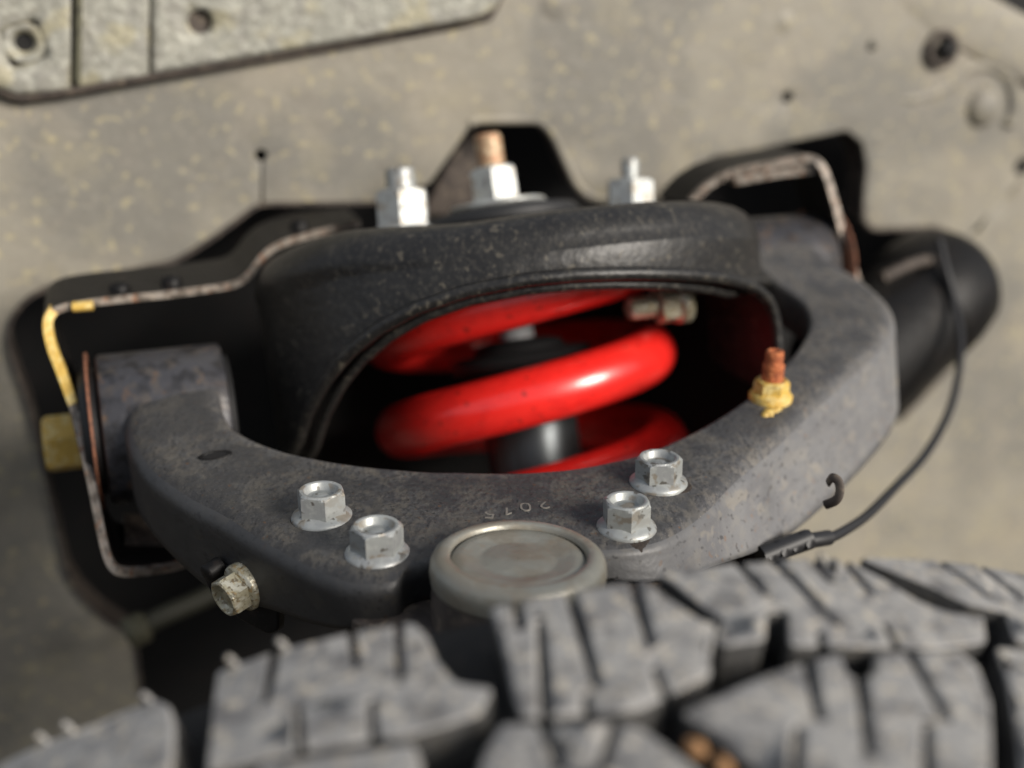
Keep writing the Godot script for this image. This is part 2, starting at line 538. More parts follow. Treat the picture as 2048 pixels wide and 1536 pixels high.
func build_fender() -> void:
	var t := thing("inner_fender", "dusty grey tan inner fender sheet with black cut-outs, behind the whole suspension", "fender panel", WALL_O)
	var outline := PackedVector2Array([Vector2(-0.3988, -0.4272), Vector2(-0.2687, -0.4675), Vector2(-0.2518, -0.3062), Vector2(-0.2515, -0.2616), Vector2(-0.2683, -0.2449), Vector2(-0.2795, -0.2268), Vector2(-0.2849, -0.2119), Vector2(-0.2918, -0.1062), Vector2(-0.2988, -0.0630), Vector2(-0.2956, -0.0486), Vector2(-0.2850, -0.0374), Vector2(-0.2712, -0.0323), Vector2(-0.2053, -0.0245), Vector2(-0.1816, -0.0116), Vector2(-0.1546, 0.0064), Vector2(-0.1537, 0.0064), Vector2(-0.1518, 0.0317), Vector2(-0.1541, 0.0327), Vector2(-0.1553, 0.0353), Vector2(-0.1540, 0.0378), Vector2(-0.1514, 0.0385), Vector2(-0.1492, 0.0375), Vector2(-0.1483, 0.0349), Vector2(-0.1493, 0.0327), Vector2(-0.1511, 0.0316), Vector2(-0.1527, 0.0063), Vector2(-0.0806, 0.0025), Vector2(-0.0524, 0.0140), Vector2(-0.0379, 0.0328), Vector2(-0.0251, 0.0500), Vector2(0.0188, 0.0482), Vector2(0.0274, 0.0387), Vector2(0.0427, 0.0068), Vector2(0.0594, -0.0045), Vector2(0.1017, -0.0052), Vector2(0.1364, 0.0201), Vector2(0.1657, 0.0225), Vector2(0.1879, 0.0260), Vector2(0.2374, 0.0323), Vector2(0.2511, 0.0233), Vector2(0.2569, 0.0077), Vector2(0.2587, -0.0307), Vector2(0.2679, -0.0391), Vector2(0.3251, -0.0418), Vector2(0.3489, -0.0554), Vector2(0.3674, -0.0871), Vector2(0.3756, -0.1150), Vector2(0.3659, -0.1338), Vector2(0.3105, -0.1875), Vector2(0.2288, -0.2416), Vector2(0.1737, -0.3607), Vector2(0.1910, -0.6100), Vector2(0.7617, -0.7869), Vector2(0.5538, 0.0143), Vector2(0.3763, 0.0843), Vector2(0.3016, 0.1165), Vector2(0.2677, 0.1340), Vector2(0.2250, 0.1757), Vector2(-0.3065, 0.1688)])
	var st := begin()
	plate(st, outline, 0.003, 0.0012, wall, 0.03, true, [disc(Vector2(0.1879, 0.0561), 0.0032), disc(Vector2(0.3937, -0.0016), 0.0062)])
	part("panel", st, M.fender, t)
	# the cut-out's edges are turned inwards
	var runs := [PackedVector3Array([Vector3(-0.2381, 0.4999, -0.1878), Vector3(-0.2378, 0.5446, -0.1879), Vector3(-0.2537, 0.5613, -0.1825), Vector3(-0.2642, 0.5793, -0.1788), Vector3(-0.2694, 0.5942, -0.1771), Vector3(-0.2759, 0.6999, -0.1748), Vector3(-0.2825, 0.7431, -0.1725), Vector3(-0.2795, 0.7575, -0.1736), Vector3(-0.2694, 0.7687, -0.1770), Vector3(-0.2564, 0.7738, -0.1815), Vector3(-0.1941, 0.7816, -0.2030), Vector3(-0.1717, 0.7945, -0.2107), Vector3(-0.1462, 0.8126, -0.2195), Vector3(-0.0762, 0.8086, -0.2436), Vector3(-0.0496, 0.8202, -0.2528), Vector3(-0.0359, 0.8389, -0.2575), Vector3(-0.0237, 0.8562, -0.2616), Vector3(0.0178, 0.8543, -0.2759), Vector3(0.0259, 0.8448, -0.2787), Vector3(0.0404, 0.8129, -0.2837), Vector3(0.0562, 0.8017, -0.2892), Vector3(0.0962, 0.8009, -0.3029)]), PackedVector3Array([Vector3(0.0962, 0.8009, -0.3029), Vector3(0.1290, 0.8263, -0.3142), Vector3(0.1567, 0.8287, -0.3238), Vector3(0.2244, 0.8384, -0.3471), Vector3(0.2374, 0.8294, -0.3515), Vector3(0.2429, 0.8138, -0.3535), Vector3(0.2446, 0.7755, -0.3540), Vector3(0.2533, 0.7670, -0.3570), Vector3(0.3074, 0.7643, -0.3757), Vector3(0.3299, 0.7508, -0.3834), Vector3(0.3474, 0.7190, -0.3894), Vector3(0.3552, 0.6911, -0.3921), Vector3(0.3459, 0.6724, -0.3889), Vector3(0.2935, 0.6186, -0.3709)])]
	for r in runs:
		st = begin()
		strip(st, rounded(r, 0.006), -WALL_N * 0.022, 0.002)
		part("turned_edge", st, M.brown_edge, t)
	st = begin()
	tube(st, rounded(PackedVector3Array([Vector3(-0.0258, 0.8547, -0.2593), Vector3(-0.0216, 0.8566, -0.2608), Vector3(0.0171, 0.8552, -0.2741), Vector3(0.0259, 0.8457, -0.2771), Vector3(0.0403, 0.8139, -0.2821), Vector3(0.0495, 0.8050, -0.2853), Vector3(0.0606, 0.8027, -0.2891), Vector3(0.0685, 0.8031, -0.2918)]), 0.006), 0.0032, 10)
	part("folded_lip", st, M.fender, t)
	# rolled top edge at the right
	st = begin()
	tube(st, curve(PackedVector3Array([Vector3(0.2139, 0.9672, -0.3422), Vector3(0.2531, 0.9370, -0.3557), Vector3(0.2852, 0.9192, -0.3667), Vector3(0.3556, 0.8879, -0.3910), Vector3(0.5242, 0.8149, -0.4490)]), 6), 0.02, 20, true, 0.16, WALL_N)
	part("rolled_edge", st, M.fender, t)
	# pressed bosses and a bead
	for b in [[Vector3(0.3298, 0.8492, -0.3839), 0.0125], [Vector3(0.0250, 0.9231, -0.2784), 0.0160], [Vector3(0.1712, 0.9097, -0.3288), 0.0120], [Vector3(0.2364, 0.8941, -0.3502), 0.0040], [Vector3(0.0816, 0.9119, -0.2979), 0.0100]]:
		st = begin()
		lathe(st, [Vector2(b[1] * 1.25, -0.002), Vector2(b[1] * 1.08, 0.0012), Vector2(b[1] * 0.9, 0.0042), Vector2(b[1] * 0.6, 0.0062), Vector2(0.0002, 0.007)], 28, frame_y(WALL_N, b[0], Vector3.UP))
		part("pressed_boss", st, M.fender, t)
	st = begin()
	tube(st, curve(PackedVector3Array([Vector3(0.2569, 0.8582, -0.3615), Vector3(0.2723, 0.8570, -0.3668), Vector3(0.2904, 0.8607, -0.3730), Vector3(0.3021, 0.8666, -0.3770), Vector3(0.3126, 0.8753, -0.3806), Vector3(0.3302, 0.8768, -0.3867), Vector3(0.3479, 0.8668, -0.3928), Vector3(0.3548, 0.8475, -0.3952), Vector3(0.3519, 0.8354, -0.3941)]), 6), 0.0055, 12)
	part("pressed_bead", st, M.fender, t)
	# worn pressed marks, too worn to be read
	st = begin()
	for k in 15:
		var p := Vector3(0.0525, 0.8807, -0.2870).lerp(Vector3(0.1091, 0.8776, -0.3065), k / 14.0)
		tube(st, PackedVector3Array([p, p + Vector3(0.001 * sin(k * 2.3), -0.0105 + 0.002 * sin(k * 1.7), 0)]), 0.0011, 6)
	part("worn_marks", st, M.fender, t)
	# rubber grommet in the upper right hole
	st = begin()
	turned(st, [[Vector2(0.013, 0.0), Vector2(0.0125, 0.003), Vector2(0.0105, 0.0042), Vector2(0.0085, 0.003), Vector2(0.008, -0.004)], [Vector2(0.008, -0.004), Vector2(0.0002, -0.003)]], 24, frame_y(WALL_N, Vector3(0.2891, 0.8897, -0.3657), Vector3.UP))
	part("grommet", st, M.brown_edge, t)
	st = begin()
	lathe(st, [Vector2(0.0065, -0.001), Vector2(0.006, 0.005), Vector2(0.0045, 0.0062), Vector2(0.0002, 0.0064)], 20, frame_y(WALL_N, Vector3(0.2922, 0.8897, -0.3667), Vector3.UP))
	part("plug", st, M.cavity_black, t)

	# reinforcement plate, in three panels
	var g := thing("reinforcement_plate", "pale galvanised plate with a captive nut and seams, upper left on the fender", "steel plate", Vector3(-0.1663, 0.9269, -0.2020))
	var lift := func(p: Vector2, out: float) -> Vector3: return wall(p, out + 0.011)
	var panels := [
		PackedVector2Array([Vector2(-0.3080, 0.1734), Vector2(-0.3197, 0.0989), Vector2(-0.2982, 0.0846), Vector2(-0.2858, 0.0786), Vector2(-0.2753, 0.0747), Vector2(-0.2678, 0.0749), Vector2(-0.2493, 0.0769), Vector2(-0.2376, 0.1744)]),
		PackedVector2Array([Vector2(-0.2352, 0.1745), Vector2(-0.2467, 0.0773), Vector2(-0.2091, 0.0830), Vector2(-0.1997, 0.1750)]),
		PackedVector2Array([Vector2(-0.1985, 0.1750), Vector2(-0.2077, 0.0832), Vector2(-0.1146, 0.0966), Vector2(-0.0259, 0.1092), Vector2(-0.0152, 0.1141), Vector2(-0.0105, 0.1227), Vector2(-0.0072, 0.1780)])]
	# a round hole in the right panel, and the square hole of the captive nut in the left one
	var openings := [[rounded2(PackedVector2Array([Vector2(-0.2805, 0.1063), Vector2(-0.2625, 0.1122), Vector2(-0.2588, 0.0932), Vector2(-0.2774, 0.0881)]), 0.003)], [], [disc(Vector2(-0.1802, 0.1096), 0.0062, 20)]]
	for k in 3:
		st = begin()
		plate(st, panels[k], 0.009, 0.0025, lift, 0.03, true, openings[k])
		part("panel", st, M.galvanised, g)
	var low := func(p: Vector2, out: float) -> Vector3: return wall(p, out + 0.005)
	st = begin()
	plate(st, PackedVector2Array([Vector2(-0.2431, 0.1744), Vector2(-0.2549, 0.0781), Vector2(-0.2001, 0.0859), Vector2(-0.1914, 0.1752)]), 0.003, 0.0, low, 0.03)
	part("seam_backing", st, M.dusty_pipe, g)
	st = begin()
	tube(st, curve(PackedVector3Array([Vector3(-0.2181, 0.9802, -0.1836), Vector3(-0.2237, 0.9276, -0.1817), Vector3(-0.2265, 0.9053, -0.1807), Vector3(-0.2289, 0.8860, -0.1799)]), 4), 0.0017, 10)
	part("sealant_bead", st, M.dusty_pipe, g)
	# lower lip, brown where the edge turns in
	st = begin()
	tube(st, curve(PackedVector3Array([Vector3(-0.3027, 0.9054, -0.1614), Vector3(-0.2806, 0.8891, -0.1690), Vector3(-0.2678, 0.8831, -0.1734), Vector3(-0.2585, 0.8794, -0.1766), Vector3(-0.2508, 0.8799, -0.1792), Vector3(-0.2328, 0.8821, -0.1854), Vector3(-0.1959, 0.8879, -0.1981), Vector3(-0.1078, 0.9008, -0.2285), Vector3(-0.0244, 0.9136, -0.2572), Vector3(-0.0122, 0.9193, -0.2614), Vector3(-0.0075, 0.9303, -0.2630)]), 5), 0.0032, 10)
	part("turned_edge", st, M.brown_edge, g)
	st = begin()
	var xf := frame_y(WALL_N, Vector3(-0.2544, 0.9068, -0.1806), Vector3.UP)
	grid(st, [hex_ring(0.0208, 0.0112, -0.002, xf), hex_ring(0.0208, 0.0112, 0.0055, xf), hex_ring(0.0195, 0.0102, 0.007, xf)], true, false, -1)
	turned(st, [[Vector2(0.0100, 0.007), Vector2(0.0068, 0.0072), Vector2(0.0060, 0.006)], [Vector2(0.0060, 0.006), Vector2(0.0046, 0.003)]], 28, xf)
	var cn := part("captive_nut", st, M.galvanised, g)
	st = begin()
	lathe(st, [Vector2(0.0047, 0.0031), Vector2(0.0001, 0.003)], 20, xf)  # flat black disc; the darkness down the hole is its colour
	part("painted_bore", st, M.cavity_black, cn)
	for h in [Vector3(-0.2542, 0.9068, -0.1800), Vector3(-0.1688, 0.9154, -0.2069)]:
		st = begin()
		lathe(st, [Vector2(0.019, 0.0), Vector2(0.0001, 0.0004)], 24, frame_y(WALL_N, h, Vector3.UP))  # flat dark disc behind each opening, painting the shade inside it
		part("dark_backing", st, M.brown_edge, g)

# ---------------------------------------------------------------- frame behind the cut-outs
func build_frame() -> void:
	var t := thing("frame_rail", "black frame rail seen in shadow through the fender cut-outs", "vehicle frame", WALL_O - WALL_N * 0.14)
	var deep := func(p: Vector2, out: float) -> Vector3: return WALL_O + WALL_T * p.x + Vector3.UP * p.y + WALL_N * (out - 0.11)
	var st := begin()
	plate(st, PackedVector2Array([Vector2(-0.5, -0.75), Vector2(0.75, -0.75), Vector2(0.75, 0.3), Vector2(-0.5, 0.3)]), 0.06, 0.004, deep, 0.2)
	part("web", st, M.cavity_black, t)
	st = begin()
	var near := func(q: Vector2, out: float) -> Vector3: return WALL_O + WALL_T * q.x + Vector3.UP * q.y + WALL_N * (out - 0.035)
	plate(st, PackedVector2Array([Vector2(-0.0485, -0.0131), Vector2(-0.0296, 0.0209), Vector2(-0.0126, 0.0483), Vector2(0.0006, 0.0478), Vector2(-0.0080, 0.0166), Vector2(-0.0134, -0.0155)]), 0.004, 0.001, near, 0.05)
	part("gusset", st, M.brown_edge, t)
	var p := thing("brake_pipe", "dusty pale pipe in the dark under the left bracket", "pipe", Vector3(-0.2201, 0.5804, -0.1398))
	st = begin()
	tube(st, curve(PackedVector3Array([Vector3(-0.2245, 0.5768, -0.1385), Vector3(-0.2055, 0.5820, -0.1510), Vector3(-0.1809, 0.5844, -0.1731), Vector3(-0.1472, 0.5915, -0.2077)]), 6), 0.006, 14)
	part("pipe", st, M.dim_pipe, p)
	st = begin()
	lathe(st, [Vector2(0.0002, -0.004), Vector2(0.0085, -0.003), Vector2(0.0095, 0.0), Vector2(0.0095, 0.008), Vector2(0.008, 0.010)], 18, frame_y(Vector3(0.0190, 0.0052, -0.0125), Vector3(-0.2224, 0.5774, -0.1387)))
	part("union_nut", st, M.dusty_pipe, p)

# ---------------------------------------------------------------- brackets that carry the arm
func build_brackets() -> void:
	var t := thing("control_arm_bracket", "black stamped bracket with yellow paint on its edge, round the left arm bushing", "bracket", Vector3(-0.2219, 0.7372, -0.1010), "brackets of the control arm")
	var edge := rounded(PackedVector3Array([Vector3(-0.0855, 0.8061, -0.1953), Vector3(-0.1056, 0.8052, -0.1790), Vector3(-0.1227, 0.8048, -0.1523), Vector3(-0.1285, 0.8022, -0.1407), Vector3(-0.1341, 0.7941, -0.1271), Vector3(-0.1406, 0.7908, -0.1206), Vector3(-0.1718, 0.7904, -0.1044), Vector3(-0.1994, 0.7910, -0.0908), Vector3(-0.2166, 0.7900, -0.0830), Vector3(-0.2199, 0.7859, -0.0784), Vector3(-0.2170, 0.7758, -0.0725), Vector3(-0.2045, 0.7538, -0.0571), Vector3(-0.1932, 0.7242, -0.0378), Vector3(-0.1844, 0.6971, -0.0205), Vector3(-0.1810, 0.6900, -0.0158), Vector3(-0.1767, 0.6868, -0.0146), Vector3(-0.1603, 0.6821, -0.0278), Vector3(-0.1457, 0.6780, -0.0476)]), 0.008)
	var st := begin()
	strip(st, edge, -WALL_N * 0.05, -0.0035)
	part("channel", st, M.black_paint, t)
	st = begin()
	strip(st, lifted(edge, 0.0012, 0.0005), -WALL_N * 0.004, -0.0036)
	part("worn_edge", st, M.worn_edge, t)
	st = begin()
	tube(st, rounded(PackedVector3Array([Vector3(-0.2010, 0.7915, -0.0857), Vector3(-0.2050, 0.7915, -0.0846), Vector3(-0.2099, 0.7914, -0.0835)]), 0.004), 0.0032, 12, true, 0.75)
	part("paint_mark", st, M.yellow_paint, t, "yellow paint blob on the bracket's top edge")
	st = begin()
	strip(st, lifted(rounded(PackedVector3Array([Vector3(-0.2178, 0.7897, -0.0824), Vector3(-0.2199, 0.7859, -0.0784), Vector3(-0.2170, 0.7758, -0.0725), Vector3(-0.2111, 0.7657, -0.0657), Vector3(-0.2042, 0.7532, -0.0568)]), 0.008), 0.0022, 0.0009), -WALL_N * 0.006, -0.0044)
	part("paint_mark", st, M.yellow_paint, t, "yellow paint run down the bracket's edge")
	st = begin()
	strip(st, PackedVector3Array([Vector3(-0.1829, 0.6890, -0.0409), Vector3(-0.1731, 0.6862, -0.0453), Vector3(-0.1637, 0.6821, -0.0491)]), -WALL_N * 0.03, -0.010)
	part("inner_ledge", st, M.brown_edge, t)
	# pivot bolt head, painted yellow
	st = begin()
	var px := frame_y(-WALL_T, Vector3(-0.2209, 0.7142, -0.1033), Vector3.UP)
	hex_body(st, 0.0265, 0.0, 0.019, 0.007, 0.002, px)
	lathe(st, [Vector2(0.0002, -0.004), Vector2(0.0165, -0.004), Vector2(0.0165, -0.001), Vector2(0.013, 0.0005)], 28, px)
	part("pivot_bolt", st, M.yellow_paint, t, "pivot bolt head daubed with yellow paint")
	# the little weld studs along the top flange
	for k in 3:
		st = begin()
		lathe(st, [Vector2(0.0055, 0.0), Vector2(0.0052, 0.006), Vector2(0.004, 0.0085), Vector2(0.0002, 0.009)], 16, Transform3D(Basis.IDENTITY, [Vector3(-0.1935, 0.7895, -0.1041), Vector3(-0.1709, 0.7900, -0.1150), Vector3(-0.1166, 0.8047, -0.1788)][k]))
		part("weld_stud", st, M.black_paint, t)

	var r := thing("control_arm_bracket", "black stamped bracket with pale worn edges, round the right arm bushing", "bracket", Vector3(0.1854, 0.8130, -0.2351), "brackets of the control arm")
	edge = rounded(PackedVector3Array([Vector3(0.0979, 0.8167, -0.1992), Vector3(0.1058, 0.8259, -0.2025), Vector3(0.1170, 0.8331, -0.2051), Vector3(0.1283, 0.8368, -0.2065), Vector3(0.1515, 0.8402, -0.2109), Vector3(0.1695, 0.8431, -0.2141), Vector3(0.1752, 0.8402, -0.2130), Vector3(0.1797, 0.8329, -0.2125), Vector3(0.1853, 0.8177, -0.2112), Vector3(0.1916, 0.7980, -0.2083), Vector3(0.1968, 0.7837, -0.2063), Vector3(0.2020, 0.7707, -0.2048)]), 0.008)
	st = begin()
	strip(st, edge, -WALL_N * 0.035, -0.0035)
	part("channel", st, M.black_paint, r)
	st = begin()
	strip(st, lifted(edge, 0.0012, 0.0005), -WALL_N * 0.004, -0.0040)
	part("worn_edge", st, M.worn_edge, r)
	st = begin()
	strip(st, rounded(PackedVector3Array([Vector3(0.1264, 0.8322, -0.2101), Vector3(0.1524, 0.8361, -0.2137), Vector3(0.1728, 0.8379, -0.2165)]), 0.004), -WALL_N * 0.03, -0.006)
	part("dusty_ledge", st, M.worn_edge, r)

# ---------------------------------------------------------------- shock tower
const AXIS := Vector3(-0.1477, 0.9434, -0.2970)
const SPRING_AT := Vector3(0.0064, 0.7281, -0.1563)
const TOWER_R := 0.1370

func about(angle: float, radius: float, height: float) -> Vector3:
	return SPRING_AT + Vector3(0.9880, 0.1546, -0.0000) * sin(angle) * radius + Vector3(-0.0459, 0.2934, 0.9549) * cos(angle) * radius + AXIS * height

func tower_top(angle: float) -> float:
	return 0.0788 - 0.004 * (1.0 - cos(angle)) + 0.008 * smoothstep(0.0, 0.7, -angle)

func build_tower() -> void:
	var t := thing("shock_tower", "scuffed black steel tower with an arched opening, round the red spring", "shock tower", SPRING_AT - AXIS * 0.1)
	# lower rim of the band: (angle, height)
	var rim := PackedVector2Array([Vector2(-1.2843, -0.0206), Vector2(-1.2921, -0.0202), Vector2(-1.3087, -0.0195), Vector2(-1.0143, -0.0160), Vector2(-0.9210, -0.0097), Vector2(-0.8198, 0.0035), Vector2(-0.6887, 0.0174), Vector2(-0.5461, 0.0295), Vector2(-0.4135, 0.0376), Vector2(-0.2757, 0.0437), Vector2(-0.1009, 0.0478), Vector2(0.0946, 0.0488), Vector2(0.2573, 0.0479), Vector2(0.4293, 0.0455), Vector2(0.5828, 0.0430), Vector2(0.7400, 0.0400), Vector2(0.8781, 0.0372), Vector2(0.9725, 0.0344)])
	var rows_out := []
	var rows_in := []
	var lip := PackedVector3Array()
	var lip2 := PackedVector3Array()
	var n := 110
	for i in n + 1:
		var a := lerpf(-1.75, 1.75, float(i) / n)
		var low := rim[0].y
		for k in rim.size() - 1:
			if a >= rim[k].x and a <= rim[k + 1].x and rim[k + 1].x > rim[k].x:
				low = lerpf(rim[k].y, rim[k + 1].y, (a - rim[k].x) / (rim[k + 1].x - rim[k].x))
		if a > rim[rim.size() - 1].x:
			low = rim[rim.size() - 1].y
		var top := tower_top(a)
		var o := PackedVector3Array()
		var inn := PackedVector3Array()
		for k in 7:  # rounded shoulder
			var q := PI * 0.5 * k / 6.0
			o.append(about(a, TOWER_R - 0.018 + 0.018 * sin(q), top - 0.018 + 0.018 * cos(q)))
		for k in 14:
			var s := (k + 1) / 14.0
			var h := lerpf(top - 0.018, low, s)
			o.append(about(a, TOWER_R + 0.0012 * sin(s * 2.6 + a * 2.0), h))
		for k in 6:
			inn.append(about(a, TOWER_R - 0.005, lerpf(low, top - 0.01, k / 5.0)))
		rows_out.append(o)
		rows_in.append(inn)
		lip.append(about(a, TOWER_R + 0.0005, low))
		lip2.append(about(a, TOWER_R - 0.008, low - 0.004))
	var st := begin()
	grid(st, rows_out)
	grid(st, rows_in, false, false, 2)
	var roof := []
	for k in 4:
		var ring := PackedVector3Array()
		for j in 64:
			ring.append(about(TAU * j / 64, [TOWER_R - 0.018, 0.1, 0.05, 0.012][k], tower_top(0) - 0.0005 + [0.0, 0.0, -0.004, -0.004][k]))
		roof.append(ring)
	grid(st, roof, true, false, 3)
	part("shell", st, M.tower_paint, t)
	st = begin()
	tube(st, lip, 0.0032, 8)
	part("rim_bead", st, M.tower_paint, t)
	st = begin()
	tube(st, lip2, 0.0026, 8)
	part("rim_bead", st, M.tower_paint, t)
	# back half, dark
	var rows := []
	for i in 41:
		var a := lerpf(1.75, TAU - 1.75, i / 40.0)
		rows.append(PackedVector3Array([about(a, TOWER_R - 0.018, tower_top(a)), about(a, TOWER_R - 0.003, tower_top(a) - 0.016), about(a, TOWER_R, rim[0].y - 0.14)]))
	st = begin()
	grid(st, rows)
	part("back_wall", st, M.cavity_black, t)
	# flared skirt at the right of the opening
	st = begin()
	strip(st, rounded(PackedVector3Array([Vector3(0.0775, 0.8113, -0.0695), Vector3(0.0986, 0.8057, -0.0834), Vector3(0.1158, 0.7991, -0.0970), Vector3(0.1272, 0.7904, -0.1044), Vector3(0.1325, 0.7776, -0.1073), Vector3(0.1346, 0.7623, -0.1059), Vector3(0.1361, 0.7372, -0.1010)]), 0.012), -WALL_N * 0.07, -0.003)
	part("skirt", st, M.tower_paint, t)
	st = begin()
	tube(st, rounded(PackedVector3Array([Vector3(0.0985, 0.8058, -0.0829), Vector3(0.1157, 0.7992, -0.0965), Vector3(0.1271, 0.7905, -0.1040), Vector3(0.1324, 0.7778, -0.1068), Vector3(0.1345, 0.7624, -0.1054), Vector3(0.1359, 0.7373, -0.1006)]), 0.012), 0.0024, 8)
	part("rim_bead", st, M.tower_paint, t)
	# nuts on the roof
	nut_and_stud(t, "top_nut", Vector3(-0.0573, 0.8107, -0.1597), AXIS * 0.6 + Vector3(0.02, 0.4, -0.1), 0.0255, 0.0225, 0.0084, 0.0335, "zinc nut on its stud, left of the centre stem")
	nut_and_stud(t, "top_nut", Vector3(0.0660, 0.8145, -0.1877), AXIS * 0.6 + Vector3(0.06, 0.4, -0.1), 0.0238, 0.019, 0.0052, 0.0305, "zinc nut on its stud, right of the centre stem")
	# stud that pokes into the opening from the right
	var xf := frame_y(Vector3(-0.0350, -0.0025, 0.0116), Vector3(0.0901, 0.7816, -0.1300), Vector3.UP)
	st = begin()
	lathe(st, [Vector2(0.0002, 0.0), Vector2(0.0115, 0.0), Vector2(0.0115, 0.006), Vector2(0.009, 0.007)], 24, xf)
	hex_body(st, 0.0185, 0.006, 0.017, 0.0065, 0.001, xf)
	lathe(st, [Vector2(0.0058, 0.015), Vector2(0.0058, 0.031), Vector2(0.0045, 0.033), Vector2(0.0002, 0.0332)], 20, xf)
	part("inner_bolt", st, M.dirty_zinc, t, "grey bolt end pointing into the opening")

func nut_and_stud(t: Node3D, called: String, at: Vector3, up: Vector3, across: float, high: float, stud: float, reach: float, label: String) -> void:
	var xf := frame_y(up, at)
	var st := begin()
	turned(st, [[Vector2(across * 0.64, -0.012), Vector2(across * 0.66, 0.001), Vector2(across * 0.6, 0.0025), Vector2(across * 0.5, 0.0035)]], 32, xf)
	hex_body(st, across, 0.001, high, stud * 1.05, 0.0015, xf)
	var o := part(called, st, M.zinc, t, label)
	st = begin()
	threaded(st, stud, high - 0.003, reach, xf)
	part("stud", st, M.zinc, o)

func threaded(st: SurfaceTool, r: float, y0: float, y1: float, xf: Transform3D) -> void:
	var prof := []
	var y := y0
	while y < y1 - 0.0012:
		prof.append(Vector2(r, y))
		prof.append(Vector2(r * 0.9, y + 0.0007))
		y += 0.0014
	prof.append(Vector2(r * 0.86, y1))
	prof.append(Vector2(0.0002, y1 + 0.0002))
	lathe(st, prof, 24, xf)

# ---------------------------------------------------------------- coil spring and shock absorber
func build_spring() -> void:
	var t := thing("coil_spring", "glossy red coil spring inside the black tower", "coil spring", SPRING_AT - AXIS * 0.1)
	var pts := PackedVector3Array()
	for i in 241:
		var turns := lerpf(-1.8, 1.45, i / 240.0)
		pts.append(about(turns * TAU, 0.0705, -0.0065 + turns * 0.0495))
	var st := begin()
	tube(st, pts, 0.0148, 24)
	part("coil", st, M.red_paint, t)

func build_shock() -> void:
	var t := thing("shock_absorber", "shock absorber with black washers and steel rod inside the red spring", "shock absorber", SPRING_AT - AXIS * 0.12)
	var xf := Transform3D(Basis(Vector3(0.9880, 0.1546, -0.0000), AXIS, Vector3(-0.0459, 0.2934, 0.9549)), SPRING_AT + AXIS * 0.0115)
	var st := begin()
	lathe(st, [Vector2(0.0002, -0.2), Vector2(0.026, -0.2), Vector2(0.026, -0.036), Vector2(0.0245, -0.032), Vector2(0.008, -0.03)], 40, xf)
	part("body_tube", st, M.grey_steel, t)
	st = begin()
	turned(st, [[Vector2(0.008, -0.006), Vector2(0.038, -0.004), Vector2(0.041, 0.0)], [Vector2(0.041, 0.0), Vector2(0.038, 0.004), Vector2(0.026, 0.005)], [Vector2(0.026, 0.005), Vector2(0.024, 0.009), Vector2(0.018, 0.011), Vector2(0.009, 0.0115)]], 48, xf)
	part("bump_washer", st, M.dark_rubber, t)
	st = begin()
	lathe(st, [Vector2(0.0095, -0.03), Vector2(0.0095, 0.045), Vector2(0.008, 0.046), Vector2(0.0065, 0.05), Vector2(0.0065, 0.12)], 28, xf)
	part("piston_rod", st, M.bright_steel, t)
	# upper mount: above the tower roof
	var roof := tower_top(0.0)
	var top := Transform3D(Basis(Vector3(0.9880, 0.1546, -0.0000), AXIS, Vector3(-0.0459, 0.2934, 0.9549)), SPRING_AT + AXIS * (roof + 0.006))
	st = begin()
	turned(st, [[Vector2(0.0002, 0.0), Vector2(0.044, 0.0), Vector2(0.046, 0.003), Vector2(0.042, 0.008)], [Vector2(0.042, 0.008), Vector2(0.03, 0.010), Vector2(0.0002, 0.011)]], 40, top)
	part("mount_rubber", st, M.dark_rubber, t)
	st = begin()
	turned(st, [[Vector2(0.0002, 0.0105), Vector2(0.026, 0.0105), Vector2(0.027, 0.012), Vector2(0.026, 0.0135)], [Vector2(0.026, 0.0135), Vector2(0.012, 0.0145)]], 36, top)
	hex_body(st, 0.024, 0.013, 0.033, 0.009, 0.001, top)
	part("stem_nut", st, M.zinc, t)
	st = begin()
	threaded(st, 0.0078, 0.030, 0.0515, top)
	part("stem_end", st, M.stem, t, "rusty threaded end of the stem")

func build_bump_tube() -> void:
	var t := thing("cross_tube", "black round cross tube standing out of the fender at the right", "steel tube", Vector3(0.2726, 0.7353, -0.2919))
	var from := Vector3(0.2271, 0.7092, -0.2558)
	var to := Vector3(0.2918, 0.7406, -0.3151)
	var xf := frame_y(to - from, from, Vector3.UP)
	var l := from.distance_to(to)
	var st := begin()
	turned(st, [[Vector2(0.040, -0.03), Vector2(0.0405, 0.0), Vector2(0.0415, l * 0.5)], [Vector2(0.0415, l * 0.5), Vector2(0.0432, l * 0.53), Vector2(0.0432, l * 0.8), Vector2(0.041, l), Vector2(0.035, l + 0.010), Vector2(0.028, l + 0.014)], [Vector2(0.028, l + 0.014), Vector2(0.0002, l + 0.012)]], 48, xf)
	part("tube", st, M.black_paint, t)
	st = begin()
	tube(st, curve(PackedVector3Array([Vector3(0.2304, 0.7606, -0.2532), Vector3(0.2420, 0.7653, -0.2571), Vector3(0.2546, 0.7682, -0.2634), Vector3(0.2678, 0.7674, -0.2717)]), 6), 0.0035, 10)
	part("weld_seam", st, M.brown_edge, t)

